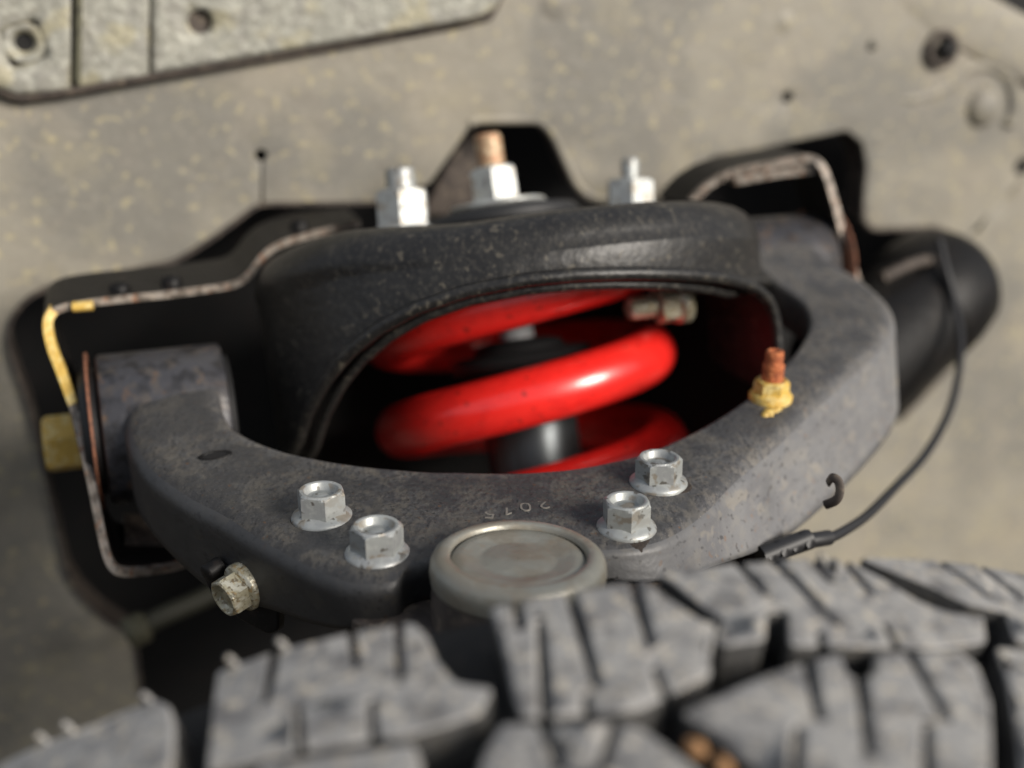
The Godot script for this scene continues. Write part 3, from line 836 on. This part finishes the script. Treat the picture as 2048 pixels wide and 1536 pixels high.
# ---------------------------------------------------------------- upper control arm
const ARM_IN := [Vector3(-0.1432, 0.7615, -0.0776), Vector3(-0.1294, 0.7533, -0.0374), Vector3(-0.1180, 0.7506, -0.0232), Vector3(-0.1005, 0.7486, -0.0117), Vector3(-0.0822, 0.7474, -0.0045), Vector3(-0.0645, 0.7467, 0.0006), Vector3(-0.0472, 0.7463, 0.0038), Vector3(-0.0345, 0.7460, 0.0054), Vector3(-0.0219, 0.7460, 0.0058), Vector3(-0.0134, 0.7459, 0.0062), Vector3(0.0013, 0.7459, 0.0062), Vector3(0.0160, 0.7461, 0.0046), Vector3(0.0266, 0.7464, 0.0026), Vector3(0.0396, 0.7470, -0.0018), Vector3(0.0529, 0.7479, -0.0073), Vector3(0.0692, 0.7496, -0.0176), Vector3(0.0890, 0.7526, -0.0337), Vector3(0.1081, 0.7564, -0.0529), Vector3(0.1247, 0.7606, -0.0731), Vector3(0.1421, 0.7659, -0.0989), Vector3(0.1533, 0.7712, -0.1240), Vector3(0.1538, 0.7763, -0.1484), Vector3(0.1400, 0.7846, -0.1690), Vector3(0.1303, 0.7944, -0.1867)]
const ARM_CREST := [Vector3(-0.1785, 0.7587, -0.0642), Vector3(-0.1731, 0.7526, -0.0337), Vector3(-0.1560, 0.7469, -0.0006), Vector3(-0.1340, 0.7441, 0.0234), Vector3(-0.1151, 0.7431, 0.0396), Vector3(-0.0931, 0.7424, 0.0615), Vector3(-0.0729, 0.7422, 0.0797), Vector3(-0.0564, 0.7421, 0.0906), Vector3(-0.0415, 0.7421, 0.0899), Vector3(-0.0337, 0.7422, 0.0797), Vector3(0.0011, 0.7423, 0.0662), Vector3(0.0309, 0.7423, 0.0677), Vector3(0.0469, 0.7423, 0.0654), Vector3(0.0611, 0.7425, 0.0568), Vector3(0.0767, 0.7431, 0.0384), Vector3(0.0944, 0.7453, 0.0113), Vector3(0.1153, 0.7492, -0.0152), Vector3(0.1373, 0.7545, -0.0436), Vector3(0.1636, 0.7610, -0.0754), Vector3(0.1884, 0.7677, -0.1072), Vector3(0.2021, 0.7749, -0.1417), Vector3(0.1970, 0.7814, -0.1726), Vector3(0.1811, 0.7895, -0.1923), Vector3(0.1717, 0.7992, -0.2096)]
const ARM_FOOT := [Vector3(-0.1785, 0.7175, -0.0642), Vector3(-0.1731, 0.7159, -0.0337), Vector3(-0.1560, 0.7149, -0.0006), Vector3(-0.1340, 0.7085, 0.0234), Vector3(-0.1151, 0.7049, 0.0396), Vector3(-0.0931, 0.7133, 0.0615), Vector3(-0.0729, 0.7178, 0.0797), Vector3(-0.0564, 0.7223, 0.0906), Vector3(-0.0415, 0.7260, 0.0899), Vector3(-0.0337, 0.7273, 0.0797), Vector3(0.0011, 0.7237, 0.0662), Vector3(0.0309, 0.7309, 0.0677), Vector3(0.0469, 0.7296, 0.0654), Vector3(0.0611, 0.7270, 0.0568), Vector3(0.0767, 0.7232, 0.0384), Vector3(0.0944, 0.7143, 0.0113), Vector3(0.1153, 0.7084, -0.0152), Vector3(0.1373, 0.7071, -0.0436), Vector3(0.1636, 0.7093, -0.0754), Vector3(0.1884, 0.7176, -0.1072), Vector3(0.2021, 0.7217, -0.1417), Vector3(0.1970, 0.7342, -0.1726), Vector3(0.1836, 0.7491, -0.2011), Vector3(0.1776, 0.7648, -0.2326)]

func arm_at(list: Array, s: float) -> Vector3:
	var n := list.size()
	var i := clampi(int(s), 0, n - 2)
	var a: Vector3 = list[i]
	return a.cubic_interpolate(list[i + 1], list[maxi(i - 1, 0)], list[mini(i + 2, n - 1)], s - i)

func build_arm() -> void:
	var t := thing("suspension_wishbone", "dusty black curved upper control arm bolted round the ball joint", "control arm", Vector3(0.0012, 0.7372, 0.0160))
	var rows := []
	var shades := []
	var steps := (ARM_IN.size() - 1) * 7
	for i in steps + 1:
		var s := float(i) / 7.0
		var a := arm_at(ARM_IN, s)
		var o := arm_at(ARM_CREST, s)
		var f := arm_at(ARM_FOOT, s)
		var across := (o - a)
		var wide := across.length()
		across /= wide
		var fall := (f - o)
		var deep := fall.length()
		fall /= deep
		var out_dir := across
		var ring := PackedVector3Array()
		var tint := PackedColorArray()
		# dust tone with side light painted in: right flank lighter, left flank darker
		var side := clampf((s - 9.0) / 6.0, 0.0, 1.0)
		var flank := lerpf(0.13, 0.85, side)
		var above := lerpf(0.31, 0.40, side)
		var crown := 0.0005
		var add := func(p: Vector3, d: float) -> void:
			ring.append(p)
			tint.append(Color(d, d, d))
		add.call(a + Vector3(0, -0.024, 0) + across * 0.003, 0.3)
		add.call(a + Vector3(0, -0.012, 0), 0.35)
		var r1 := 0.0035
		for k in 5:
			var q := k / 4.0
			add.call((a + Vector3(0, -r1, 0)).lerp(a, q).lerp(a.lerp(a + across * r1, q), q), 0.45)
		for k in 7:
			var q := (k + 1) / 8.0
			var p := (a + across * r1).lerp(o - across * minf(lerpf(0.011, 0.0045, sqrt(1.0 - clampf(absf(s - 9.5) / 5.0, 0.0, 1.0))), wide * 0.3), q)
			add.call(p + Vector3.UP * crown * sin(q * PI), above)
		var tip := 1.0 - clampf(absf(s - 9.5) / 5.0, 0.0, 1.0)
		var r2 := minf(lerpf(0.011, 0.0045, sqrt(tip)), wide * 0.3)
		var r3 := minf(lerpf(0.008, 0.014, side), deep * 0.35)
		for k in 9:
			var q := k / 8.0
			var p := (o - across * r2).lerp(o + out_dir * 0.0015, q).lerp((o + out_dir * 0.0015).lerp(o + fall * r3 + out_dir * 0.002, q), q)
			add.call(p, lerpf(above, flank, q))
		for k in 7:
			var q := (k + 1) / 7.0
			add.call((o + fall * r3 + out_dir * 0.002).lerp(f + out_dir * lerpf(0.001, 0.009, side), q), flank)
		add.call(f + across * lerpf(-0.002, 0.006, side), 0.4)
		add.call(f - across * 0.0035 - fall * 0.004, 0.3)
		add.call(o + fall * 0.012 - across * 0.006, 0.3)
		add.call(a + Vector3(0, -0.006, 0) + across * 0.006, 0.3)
		rows.append(ring)
		shades.append(tint)
	var st := begin()
	# ring: 0-13 inner lip and top, 14-22 the bend, 23-29 flank, then the underside
	var cut := func(from: int, to: int) -> SurfaceTool:
		var some := []
		var tones := []
		for i in rows.size():
			some.append((rows[i] as PackedVector3Array).slice(from, to))
			tones.append((shades[i] as PackedColorArray).slice(from, to))
		var s := begin()
		grid(s, some, false, false, 0, tones)
		return s
	part("top_web", cut.call(0, 19), M.arm_paint, t)
	part("outer_flange", cut.call(18, 34), M.arm_side, t)
	bushing(t, Vector3(-0.1975, 0.7334, -0.0699), WALL_T, 0.0365, 0.058, true, false)
	bushing(t, Vector3(0.1197, 0.7761, -0.2068), WALL_T, 0.0300, 0.064, false, true)
	# bolts of the ball joint
	flange_bolt(t, Vector3(-0.0740, 0.7429, 0.0444), 0.0120, 0.0170, 0.0125, "zinc flange bolt, rear left of the four round the ball joint", 0.3)
	flange_bolt(t, Vector3(-0.0496, 0.7416, 0.0719), 0.0122, 0.0172, 0.0125, "zinc flange bolt, front left of the four, nearest the left of the cap", 0.75)
	flange_bolt(t, Vector3(0.0439, 0.7420, 0.0517), 0.0117, 0.0166, 0.0125, "zinc flange bolt, front right of the four, touching the cap's shadow", 0.1)
	flange_bolt(t, Vector3(0.0602, 0.7448, 0.0165), 0.0120, 0.0168, 0.0122, "zinc flange bolt, rear right of the four", 0.55)
	# yellow nut on a rusty stud
	var at := Vector3(0.1200, 0.7565, -0.0533)
	var xf := Transform3D(Basis(Vector3.UP, 0.35), at).rotated_local(Vector3.FORWARD, 0.02)
	st = begin()
	turned(st, [[Vector2(0.0098, -0.002), Vector2(0.0100, 0.0014), Vector2(0.0092, 0.0024), Vector2(0.007, 0.003)]], 32, xf)
	hex_body(st, 0.0142, 0.001, 0.0088, 0.0052, 0.0005, xf)
	var nut := part("stud_nut", st, M.yellow_paint, t, "nut daubed with yellow paint")
	st = begin()
	var prof := []
	for k in 9:
		prof.append(Vector2(0.0051 - 0.00022 * (k % 2) - (0.0009 if k > 6 else 0.0), 0.007 + k * 0.0015))
	prof.append_array([Vector2(0.0042, 0.0212), Vector2(0.0038, 0.0228), Vector2(0.0026, 0.0230), Vector2(0.0022, 0.0215), Vector2(0.0001, 0.0212)])
	lathe(st, prof, 24, xf)
	part("stud", st, M.rust, nut, "rusty stud end")
	st = begin()
	for b in [[Vector3(0.1163, 0.7548, -0.0404), 0.0024], [Vector3(0.1188, 0.7550, -0.0413), 0.0026], [Vector3(0.1213, 0.7551, -0.0427), 0.0018], [Vector3(0.1145, 0.7542, -0.0377), 0.0019], [Vector3(0.1170, 0.7542, -0.0381), 0.0016]]:
		lathe(st, [Vector2(b[1], -0.0006), Vector2(b[1] * 0.8, 0.0005), Vector2(0.0001, 0.0008)], 12, Transform3D(Basis.IDENTITY, b[0]))
	part("paint_mark", st, M.yellow_paint, t, "yellow paint drip beside the nut")
	# bolt in the left flank, and the pin beside it
	var side_dir := Vector3(-0.66, -0.16, 0.73)
	xf = frame_y(side_dir, Vector3(-0.1048, 0.7173, 0.0520), Vector3.UP)
	st = begin()
	turned(st, [[Vector2(0.0096, -0.004), Vector2(0.0100, 0.001), Vector2(0.0096, 0.0024), Vector2(0.0074, 0.003)]], 32, xf)
	hex_body(st, 0.0146, 0.0015, 0.0105, 0.0058, 0.0022, xf)
	part("side_bolt", st, M.dirty_zinc, t, "worn flange bolt in the arm's left flank")
	xf = frame_y(side_dir, Vector3(-0.1188, 0.7207, 0.0454), Vector3.UP)
	st = begin()
	lathe(st, [Vector2(0.0038, -0.004), Vector2(0.0038, 0.0022), Vector2(0.0032, 0.0032), Vector2(0.0001, 0.0034)], 18, xf)
	part("locating_pin", st, M.black_paint, t)
	# tab that hangs below the flank
	st = begin()
	var tab_o := Vector3(-0.1055, 0.7102, 0.0506)
	var tab_x := Vector3(0.8874, 0.0489, 0.4584)
	var tab_y := Vector3(0.0081, 0.9926, -0.1216)
	var tab_n := Vector3(-0.4609, 0.1116, 0.8804)
	var on_tab := func(p: Vector2, out: float) -> Vector3: return tab_o + tab_x * p.x + tab_y * p.y + tab_n * out
	plate(st, rounded2(PackedVector2Array([Vector2(-0.0214, 0.0064), Vector2(-0.0094, 0.0129), Vector2(0.0129, 0.0110), Vector2(0.0165, 0.0042), Vector2(0.0159, -0.0097), Vector2(0.0108, -0.0125), Vector2(-0.0030, -0.0092), Vector2(-0.0167, -0.0024)]), 0.002), 0.004, 0.0008, on_tab, 0.01)
	part("lower_tab", st, M.black_paint, t)
	# left leg: a raised lip round a flat disc, the hole's shade in its colour
	var painted_slot := Vector3(-0.1271, 0.7482, -0.0049)
	var lay := Transform3D(Basis(Vector3.RIGHT, 0.19) * Basis(Vector3.UP, 0.3).scaled_local(Vector3(1.1, 0.5, 0.5)), painted_slot)
	st = begin()
	lathe(st, [Vector2(0.0066, -0.0008), Vector2(0.0066, 0.0006), Vector2(0.0058, 0.0012), Vector2(0.0050, 0.0008), Vector2(0.0044, -0.002)], 28, lay)
	part("slot_lip", st, M.black_paint, t)
	st = begin()
	lathe(st, [Vector2(0.0046, 0.0004), Vector2(0.0001, 0.0003)], 24, lay)
	part("painted_slot", st, M.cavity_black, t)
	# year stamped upside down beside the cap
	var spots := [[Vector3(0.0125, 0.7445, 0.0353), 0.1500], [Vector3(0.0053, 0.7444, 0.0373), 0.0800], [Vector3(-0.0018, 0.7442, 0.0402), 0.0000], [Vector3(-0.0086, 0.7441, 0.0430), -0.1000]]
	for k in 4:
		var tm := TextMesh.new()
		var sf := SystemFont.new()
		sf.font_names = PackedStringArray(["Droid Sans Mono"])
		tm.font = sf
		tm.text = "2015"[k]
		tm.font_size = 32
		tm.pixel_size = 0.00029
		tm.depth = 0.0006
		var o := hang("stamped_digit", tm, M.stamp, t)
		o.global_transform = Transform3D(Basis(Vector3.UP, PI + spots[k][1]) * Basis(Vector3.RIGHT, -PI / 2), spots[k][0])
	# wire clip on the right edge
	st = begin()
	tube(st, curve(PackedVector3Array([Vector3(0.1308, 0.7335, 0.0131), Vector3(0.1341, 0.7376, 0.0169), Vector3(0.1354, 0.7416, 0.0165), Vector3(0.1349, 0.7450, 0.0142), Vector3(0.1329, 0.7454, 0.0120), Vector3(0.1324, 0.7417, 0.0090)]), 5), 0.0009, 8, true, 2.2)
	part("wire_clip", st, M.brown_edge, t)

func bushing(t: Node3D, from: Vector3, dir: Vector3, r: float, l: float, near_ring: bool, far_ring: bool) -> void:
	var xf := frame_y(dir, from, Vector3.UP)
	var st := begin()
	turned(st, [[Vector2(r * 0.7, 0.0), Vector2(r * 0.97, 0.0), Vector2(r, 0.0012), Vector2(r, l - 0.0012), Vector2(r * 0.97, l)], [Vector2(r * 0.97, l), Vector2(r * 0.7, l)]], 56, xf)
	var sleeve := part("bushing_sleeve", st, M.sleeve_paint, t)
	st = begin()
	turned(st, [[Vector2(0.0002, -0.009), Vector2(r * 0.8, -0.009), Vector2(r * 0.86, -0.006), Vector2(r * 0.84, -0.001)], [Vector2(r * 0.84, l + 0.001), Vector2(r * 0.82, l + 0.003), Vector2(0.0002, l + 0.003)]], 48, xf)
	part("rubber_bush", st, M.dark_rubber, sleeve)
	for y in ([-0.0045] if near_ring else []) + ([l + 0.0045] if far_ring else []):
		st = begin()
		var w := 1.05 if near_ring else 1.22
		lathe(st, [Vector2(r * 0.8, y - 0.0006), Vector2(r * w - 0.0004, y - 0.0007), Vector2(r * w, y), Vector2(r * w - 0.0004, y + 0.0007), Vector2(r * 0.8, y + 0.0006)], 56, xf)
		part("rusty_ring", st, M.dull_rust, sleeve)

func flange_bolt(t: Node3D, at: Vector3, flange: float, across: float, high: float, label: String, turn: float) -> void:
	var xf := Transform3D(Basis(Vector3.UP, turn), at)
	var st := begin()
	turned(st, [[Vector2(flange, -0.002), Vector2(flange * 1.01, 0.0008), Vector2(flange * 0.97, 0.0018), Vector2(flange * 0.86, 0.0026), Vector2(across * 0.5, 0.0036)]], 40, xf)
	var f := part("flange_bolt", st, M.zinc, t, label)
	st = begin()
	hex_body(st, across, 0.002, high, across * 0.37, 0.0028, xf)
	part("hex_head", st, M.zinc, f)
	# dark ring round the seat: dirt, with the bolt's shadow painted in
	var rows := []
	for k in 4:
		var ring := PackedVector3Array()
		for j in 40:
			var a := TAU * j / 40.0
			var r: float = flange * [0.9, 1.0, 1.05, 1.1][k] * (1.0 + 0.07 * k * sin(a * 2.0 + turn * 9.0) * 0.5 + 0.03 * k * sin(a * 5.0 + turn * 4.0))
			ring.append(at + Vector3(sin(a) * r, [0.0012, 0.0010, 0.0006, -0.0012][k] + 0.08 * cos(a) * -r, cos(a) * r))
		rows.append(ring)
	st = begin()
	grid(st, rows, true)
	part("grime_shade", st, M.grime_shade, f)

# ---------------------------------------------------------------- ball joint
func build_ball_joint() -> void:
	var at := Vector3(0.0023, 0.7512, 0.0875)
	var t := thing("ball_joint", "round grey steel ball joint cap at the tip of the control arm", "ball joint", at - Vector3(0, 0.04, 0))
	var xf := frame_y(Vector3(0.02, 1, -0.05), at)
	var r := 0.0316
	var st := begin()
	turned(st, [[Vector2(r * 0.765, -0.0022), Vector2(r * 0.775, -0.0006), Vector2(r * 0.80, -0.0001), Vector2(r * 0.88, 0.0), Vector2(r * 0.96, -0.0018), Vector2(r * 0.99, -0.004), Vector2(r, -0.007), Vector2(r * 0.985, -0.0105)], [Vector2(r * 0.985, -0.0105), Vector2(r * 0.95, -0.012)]], 72, xf)
	part("cap_rim", st, M.cap_steel, t)
	st = begin()
	turned(st, [[Vector2(r * 0.775, -0.0030), Vector2(r * 0.755, -0.0030), Vector2(r * 0.72, -0.0016), Vector2(r * 0.62, -0.0018), Vector2(r * 0.46, -0.0028), Vector2(r * 0.42, -0.0029), Vector2(r * 0.39, -0.0026), Vector2(0.0002, -0.0024)]], 64, xf)
	part("cap_dish", st, M.cap_steel, t)
	st = begin()
	lathe(st, [Vector2(r * 0.98, -0.05), Vector2(r * 0.98, -0.016), Vector2(r * 0.95, -0.0115)], 56, xf)
	part("housing", st, M.brown_edge, t)
	# bolting flange under the arm
	st = begin()
	var on := func(p: Vector2, out: float) -> Vector3: return at + Vector3(p.x, -0.024 + out, p.y)
	plate(st, rounded2(PackedVector2Array([Vector2(-0.066, -0.03), Vector2(-0.02, -0.045), Vector2(0.03, -0.045), Vector2(0.062, -0.045), Vector2(0.052, 0.004), Vector2(0.02, 0.024), Vector2(-0.03, 0.024), Vector2(-0.062, 0.004)]), 0.008), 0.012, 0.0015, on, 0.02)
	part("flange", st, M.brown_edge, t)

# ---------------------------------------------------------------- sensor cable
func build_cable() -> void:
	var t := thing("sensor_cable", "thin black cable looping down on the right to a connector under the arm", "cable", Vector3(0.1182, 0.7230, 0.0265))
	var st := begin()
	tube(st, curve(PackedVector3Array([Vector3(0.2692, 0.7805, -0.2711), Vector3(0.2711, 0.7669, -0.2609), Vector3(0.2749, 0.7477, -0.2485), Vector3(0.2732, 0.7289, -0.2257), Vector3(0.2639, 0.7128, -0.1986), Vector3(0.2482, 0.7012, -0.1677), Vector3(0.2254, 0.6930, -0.1328), Vector3(0.1961, 0.6933, -0.0904), Vector3(0.1700, 0.6979, -0.0495), Vector3(0.1482, 0.7064, -0.0153), Vector3(0.1372, 0.7090, -0.0035), Vector3(0.1274, 0.7110, 0.0021)]), 8), 0.0023, 10)
	part("cable_run", st, M.black_plastic, t)
	st = begin()
	tube(st, curve(PackedVector3Array([Vector3(0.1389, 0.7096, -0.0037), Vector3(0.1331, 0.7107, 0.0001), Vector3(0.1271, 0.7114, 0.0030)]), 4), 0.0034, 12)
	part("boot", st, M.black_plastic, t)
	var a := Vector3(0.1287, 0.7118, 0.0018)
	var b := Vector3(0.1056, 0.7092, 0.0124)
	for k in 4:
		st = begin()
		var p := a.lerp(b, k / 4.0 + 0.05)
		var q := a.lerp(b, k / 4.0 + 0.2)
		tube(st, PackedVector3Array([p, q]), 0.0062 - 0.0008 * (k % 2), 4, true, 0.8)
		part("connector_rib", st, M.black_plastic, t)
	st = begin()
	tube(st, PackedVector3Array([a, b]), 0.0046, 8)
	part("connector_core", st, M.black_plastic, t)

# ---------------------------------------------------------------- tyre
const TYRE_O := Vector3(0.0280, 0.3633, 0.1068)
const TYRE_X := Vector3(0.9747, 0.0000, -0.2234)
const TYRE_Y := Vector3(0.0306, 0.9906, 0.1333)
const TYRE_A := Vector3(0.2213, -0.1367, 0.9656)
const TYRE_R := 0.4254

func tread(p: Vector2, out: float) -> Vector3:
	var w := p.y
	var drop := 0.0
	if w < 0.012:
		drop = 0.0012 * pow((0.012 - w) / 0.018, 2.0)
	var r := TYRE_R + out - drop
	var a := p.x / TYRE_R
	return TYRE_O + (TYRE_X * sin(a) + TYRE_Y * cos(a)) * r + TYRE_A * w

func sipe(from: Vector2, to: Vector2, wide: float) -> PackedVector2Array:
	var d := (to - from).normalized()
	var s := Vector2(-d.y, d.x) * wide * 0.5
	return PackedVector2Array([from + s, to + s * 0.7, to + d * wide * 0.3, to - s * 0.7, from - s])

func build_tyre() -> void:
	var t := thing("tyre", "blurred grey off-road tyre tread with deep blocks across the bottom", "tyre", TYRE_O)
	# carcass: groove floor, shoulders and the start of the sidewalls
	var st := begin()
	var rows := []
	for i in 121:
		var a := TAU * i / 120.0
		var ring := PackedVector3Array()
		for q in [Vector2(-0.03, -0.06), Vector2(-0.022, -0.03), Vector2(-0.012, -0.017), Vector2(0.0, -0.0165), Vector2(0.05, -0.0155), Vector2(0.2, -0.0155), Vector2(0.225, -0.02), Vector2(0.24, -0.06)]:
			var r: float = TYRE_R + q.y
			ring.append(TYRE_O + (TYRE_X * sin(a) + TYRE_Y * cos(a)) * r + TYRE_A * q.x)
		rows.append(ring)
	grid(st, rows)
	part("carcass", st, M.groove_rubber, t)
	var blocks := [
		[Vector2(-0.2186, -0.0022), Vector2(-0.2084, -0.0058), Vector2(-0.1821, -0.0056), Vector2(-0.1611, -0.0039), Vector2(-0.1423, -0.0030), Vector2(-0.1385, 0.0019), Vector2(-0.1367, 0.0095), Vector2(-0.1366, 0.0204), Vector2(-0.1376, 0.0333), Vector2(-0.1547, 0.0374), Vector2(-0.1958, 0.0306)],
		[Vector2(-0.1252, -0.0046), Vector2(-0.1068, -0.0047), Vector2(-0.0873, -0.0025), Vector2(-0.0701, 0.0005), Vector2(-0.0675, 0.0073), Vector2(-0.0662, 0.0187), Vector2(-0.0627, 0.0281), Vector2(-0.0546, 0.0328), Vector2(-0.0597, 0.0408), Vector2(-0.0771, 0.0414), Vector2(-0.1040, 0.0358), Vector2(-0.1277, 0.0324)],
		[Vector2(-0.0489, 0.0014), Vector2(-0.0450, 0.0009), Vector2(-0.0316, 0.0014), Vector2(-0.0126, 0.0007), Vector2(-0.0038, 0.0002), Vector2(0.0001, 0.0102), Vector2(0.0052, 0.0199), Vector2(0.0092, 0.0235), Vector2(0.0025, 0.0350), Vector2(0.0001, 0.0418), Vector2(-0.0220, 0.0496), Vector2(-0.0431, 0.0461), Vector2(-0.0499, 0.0440), Vector2(-0.0498, 0.0340), Vector2(-0.0492, 0.0243), Vector2(-0.0487, 0.0123)],
		[Vector2(0.0008, -0.0013), Vector2(0.0141, -0.0026), Vector2(0.0298, -0.0030), Vector2(0.0463, -0.0038), Vector2(0.0606, -0.0043), Vector2(0.0677, 0.0061), Vector2(0.0743, 0.0178), Vector2(0.0815, 0.0225), Vector2(0.0925, 0.0235), Vector2(0.0856, 0.0350), Vector2(0.0680, 0.0385), Vector2(0.0416, 0.0366), Vector2(0.0252, 0.0345), Vector2(0.0308, 0.0211), Vector2(0.0248, 0.0205), Vector2(0.0193, 0.0317), Vector2(0.0072, 0.0323), Vector2(0.0062, 0.0285), Vector2(0.0112, 0.0222), Vector2(0.0076, 0.0144), Vector2(0.0035, 0.0034)],
		[Vector2(0.0673, -0.0050), Vector2(0.0905, -0.0057), Vector2(0.1093, -0.0058), Vector2(0.1276, -0.0042), Vector2(0.1711, -0.0057), Vector2(0.1285, 0.0405), Vector2(0.0962, 0.0334), Vector2(0.1026, 0.0201), Vector2(0.0913, 0.0180), Vector2(0.0842, 0.0105), Vector2(0.0747, 0.0028)],
		[Vector2(-0.0120, 0.0529), Vector2(0.0138, 0.0443), Vector2(0.0313, 0.0398), Vector2(0.0391, 0.0387), Vector2(0.0361, 0.0478), Vector2(0.0421, 0.0479), Vector2(0.0480, 0.0393), Vector2(0.0743, 0.0387), Vector2(0.0760, 0.0454), Vector2(0.0709, 0.0589), Vector2(0.0617, 0.0729), Vector2(0.0494, 0.0911), Vector2(0.0010, 0.0843), Vector2(-0.0020, 0.0719), Vector2(-0.0068, 0.0605)],
		[Vector2(-0.0612, 0.0524), Vector2(-0.0549, 0.0448), Vector2(-0.0438, 0.0490), Vector2(-0.0284, 0.0520), Vector2(-0.0227, 0.0558), Vector2(-0.0146, 0.0712), Vector2(-0.0121, 0.0816), Vector2(-0.0669, 0.0660)],
		[Vector2(0.0871, 0.0371), Vector2(0.1047, 0.0384), Vector2(0.1242, 0.0454), Vector2(0.0836, 0.0928), Vector2(0.0581, 0.0918), Vector2(0.0712, 0.0697), Vector2(0.0812, 0.0512)],
		[Vector2(-0.1140, 0.0353), Vector2(-0.0919, 0.0409), Vector2(-0.0765, 0.0440), Vector2(-0.0758, 0.0505), Vector2(-0.0784, 0.0619), Vector2(-0.1193, 0.0451)]]
	var cuts := [
		[],
		[[Vector2(-0.1042, 0.0390), Vector2(-0.1035, 0.0220)], [Vector2(-0.0862, 0.0432), Vector2(-0.0849, 0.0263)], [Vector2(-0.0979, 0.0350), Vector2(-0.0961, 0.0020)], [Vector2(-0.1084, -0.0059), Vector2(-0.1119, 0.0144)], [Vector2(-0.0870, -0.0058), Vector2(-0.0872, 0.0120)], [Vector2(-0.0737, -0.0044), Vector2(-0.0768, 0.0221)]],
		[[Vector2(-0.0445, 0.0477), Vector2(-0.0370, 0.0117)], [Vector2(-0.0257, -0.0018), Vector2(-0.0292, 0.0397)], [Vector2(-0.0066, -0.0032), Vector2(-0.0113, 0.0277)], [Vector2(-0.0409, -0.0016), Vector2(-0.0426, 0.0121)], [Vector2(-0.0343, 0.0507), Vector2(-0.0327, 0.0415)], [Vector2(-0.0134, 0.0490), Vector2(-0.0129, 0.0362)]],
		[[Vector2(0.0375, -0.0060), Vector2(0.0424, 0.0270)], [Vector2(0.0606, -0.0058), Vector2(0.0606, 0.0134)], [Vector2(0.0262, -0.0056), Vector2(0.0277, 0.0125)], [Vector2(0.0504, -0.0055), Vector2(0.0502, 0.0081)], [Vector2(0.0553, 0.0392), Vector2(0.0572, 0.0276)], [Vector2(0.0337, 0.0378), Vector2(0.0360, 0.0302)]],
		[[Vector2(0.0961, -0.0059), Vector2(0.1012, 0.0126)], [Vector2(0.1113, -0.0059), Vector2(0.1144, 0.0131)]],
		[[Vector2(0.0398, 0.0462), Vector2(0.0276, 0.0733)], [Vector2(0.0285, 0.0373), Vector2(0.0211, 0.0606)], [Vector2(0.0029, 0.0861), Vector2(0.0144, 0.0631)], [Vector2(0.0588, 0.0362), Vector2(0.0541, 0.0638)], [Vector2(0.0335, 0.0909), Vector2(0.0471, 0.0669)]],
		[[Vector2(-0.0455, 0.0457), Vector2(-0.0449, 0.0624)], [Vector2(-0.0266, 0.0502), Vector2(-0.0360, 0.0650)]],
		[], []]
	for k in blocks.size():
		var outline := rounded2(PackedVector2Array(blocks[k]), 0.0018)
		for c in cuts[k]:
			var left := Geometry2D.clip_polygons(outline, sipe(c[0], c[1], 0.0026))
			if left.size() == 1:
				outline = left[0]
		st = begin()
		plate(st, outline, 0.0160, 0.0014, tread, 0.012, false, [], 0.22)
		part("tread_block", st, M.rubber, t)
	# the little moulding hairs on the block edges
	for p in [[Vector2(-0.1052, -0.0039), Vector2(-0.1096, -0.0058)], [Vector2(-0.1666, -0.0037), Vector2(-0.1690, -0.0060)], [Vector2(-0.1744, -0.0040), Vector2(-0.1764, -0.0058)], [Vector2(-0.1436, -0.0018), Vector2(-0.1452, -0.0042)], [Vector2(-0.1195, -0.0041), Vector2(-0.1221, -0.0058)], [Vector2(0.0540, -0.0012), Vector2(0.0562, -0.0032)]]:
		st = begin()
		var a := tread(p[0], -0.001)
		tube(st, PackedVector3Array([a, a + (TYRE_Y * 0.0028 + TYRE_X * -0.0012), a + (TYRE_Y * 0.0042 + TYRE_X * -0.0026)]), 0.0009, 8)
		part("rubber_hair", st, M.rubber, t)
	# stones wedged in the groove
	var names := ["upper of the two small brown stones wedged in the tread groove", "lower of the two small brown stones wedged in the tread groove"]
	var spots := [Vector2(-0.0115, 0.0618), Vector2(-0.0071, 0.0686)]
	for k in 2:
		var at := tread(spots[k], -0.004)
		var s := thing("stone", names[k], "stone", at, "stones in the tread groove")
		st = begin()
		rows = []
		for i in 9:
			var v := PI * i / 8.0
			var ring := PackedVector3Array()
			for j in 14:
				var u := TAU * j / 14.0
				var rr := 0.0027 * (1.0 + 0.16 * sin(u * 2.0 + k) * sin(v) + 0.1 * cos(u * 3.0 + v * 2.0 + k))
				ring.append(at + Vector3(sin(v) * sin(u) * rr, cos(v) * rr * 0.85, sin(v) * cos(u) * rr))
			rows.append(ring)
		grid(st, rows, true)
		part("stone_body", st, M.stone, s)
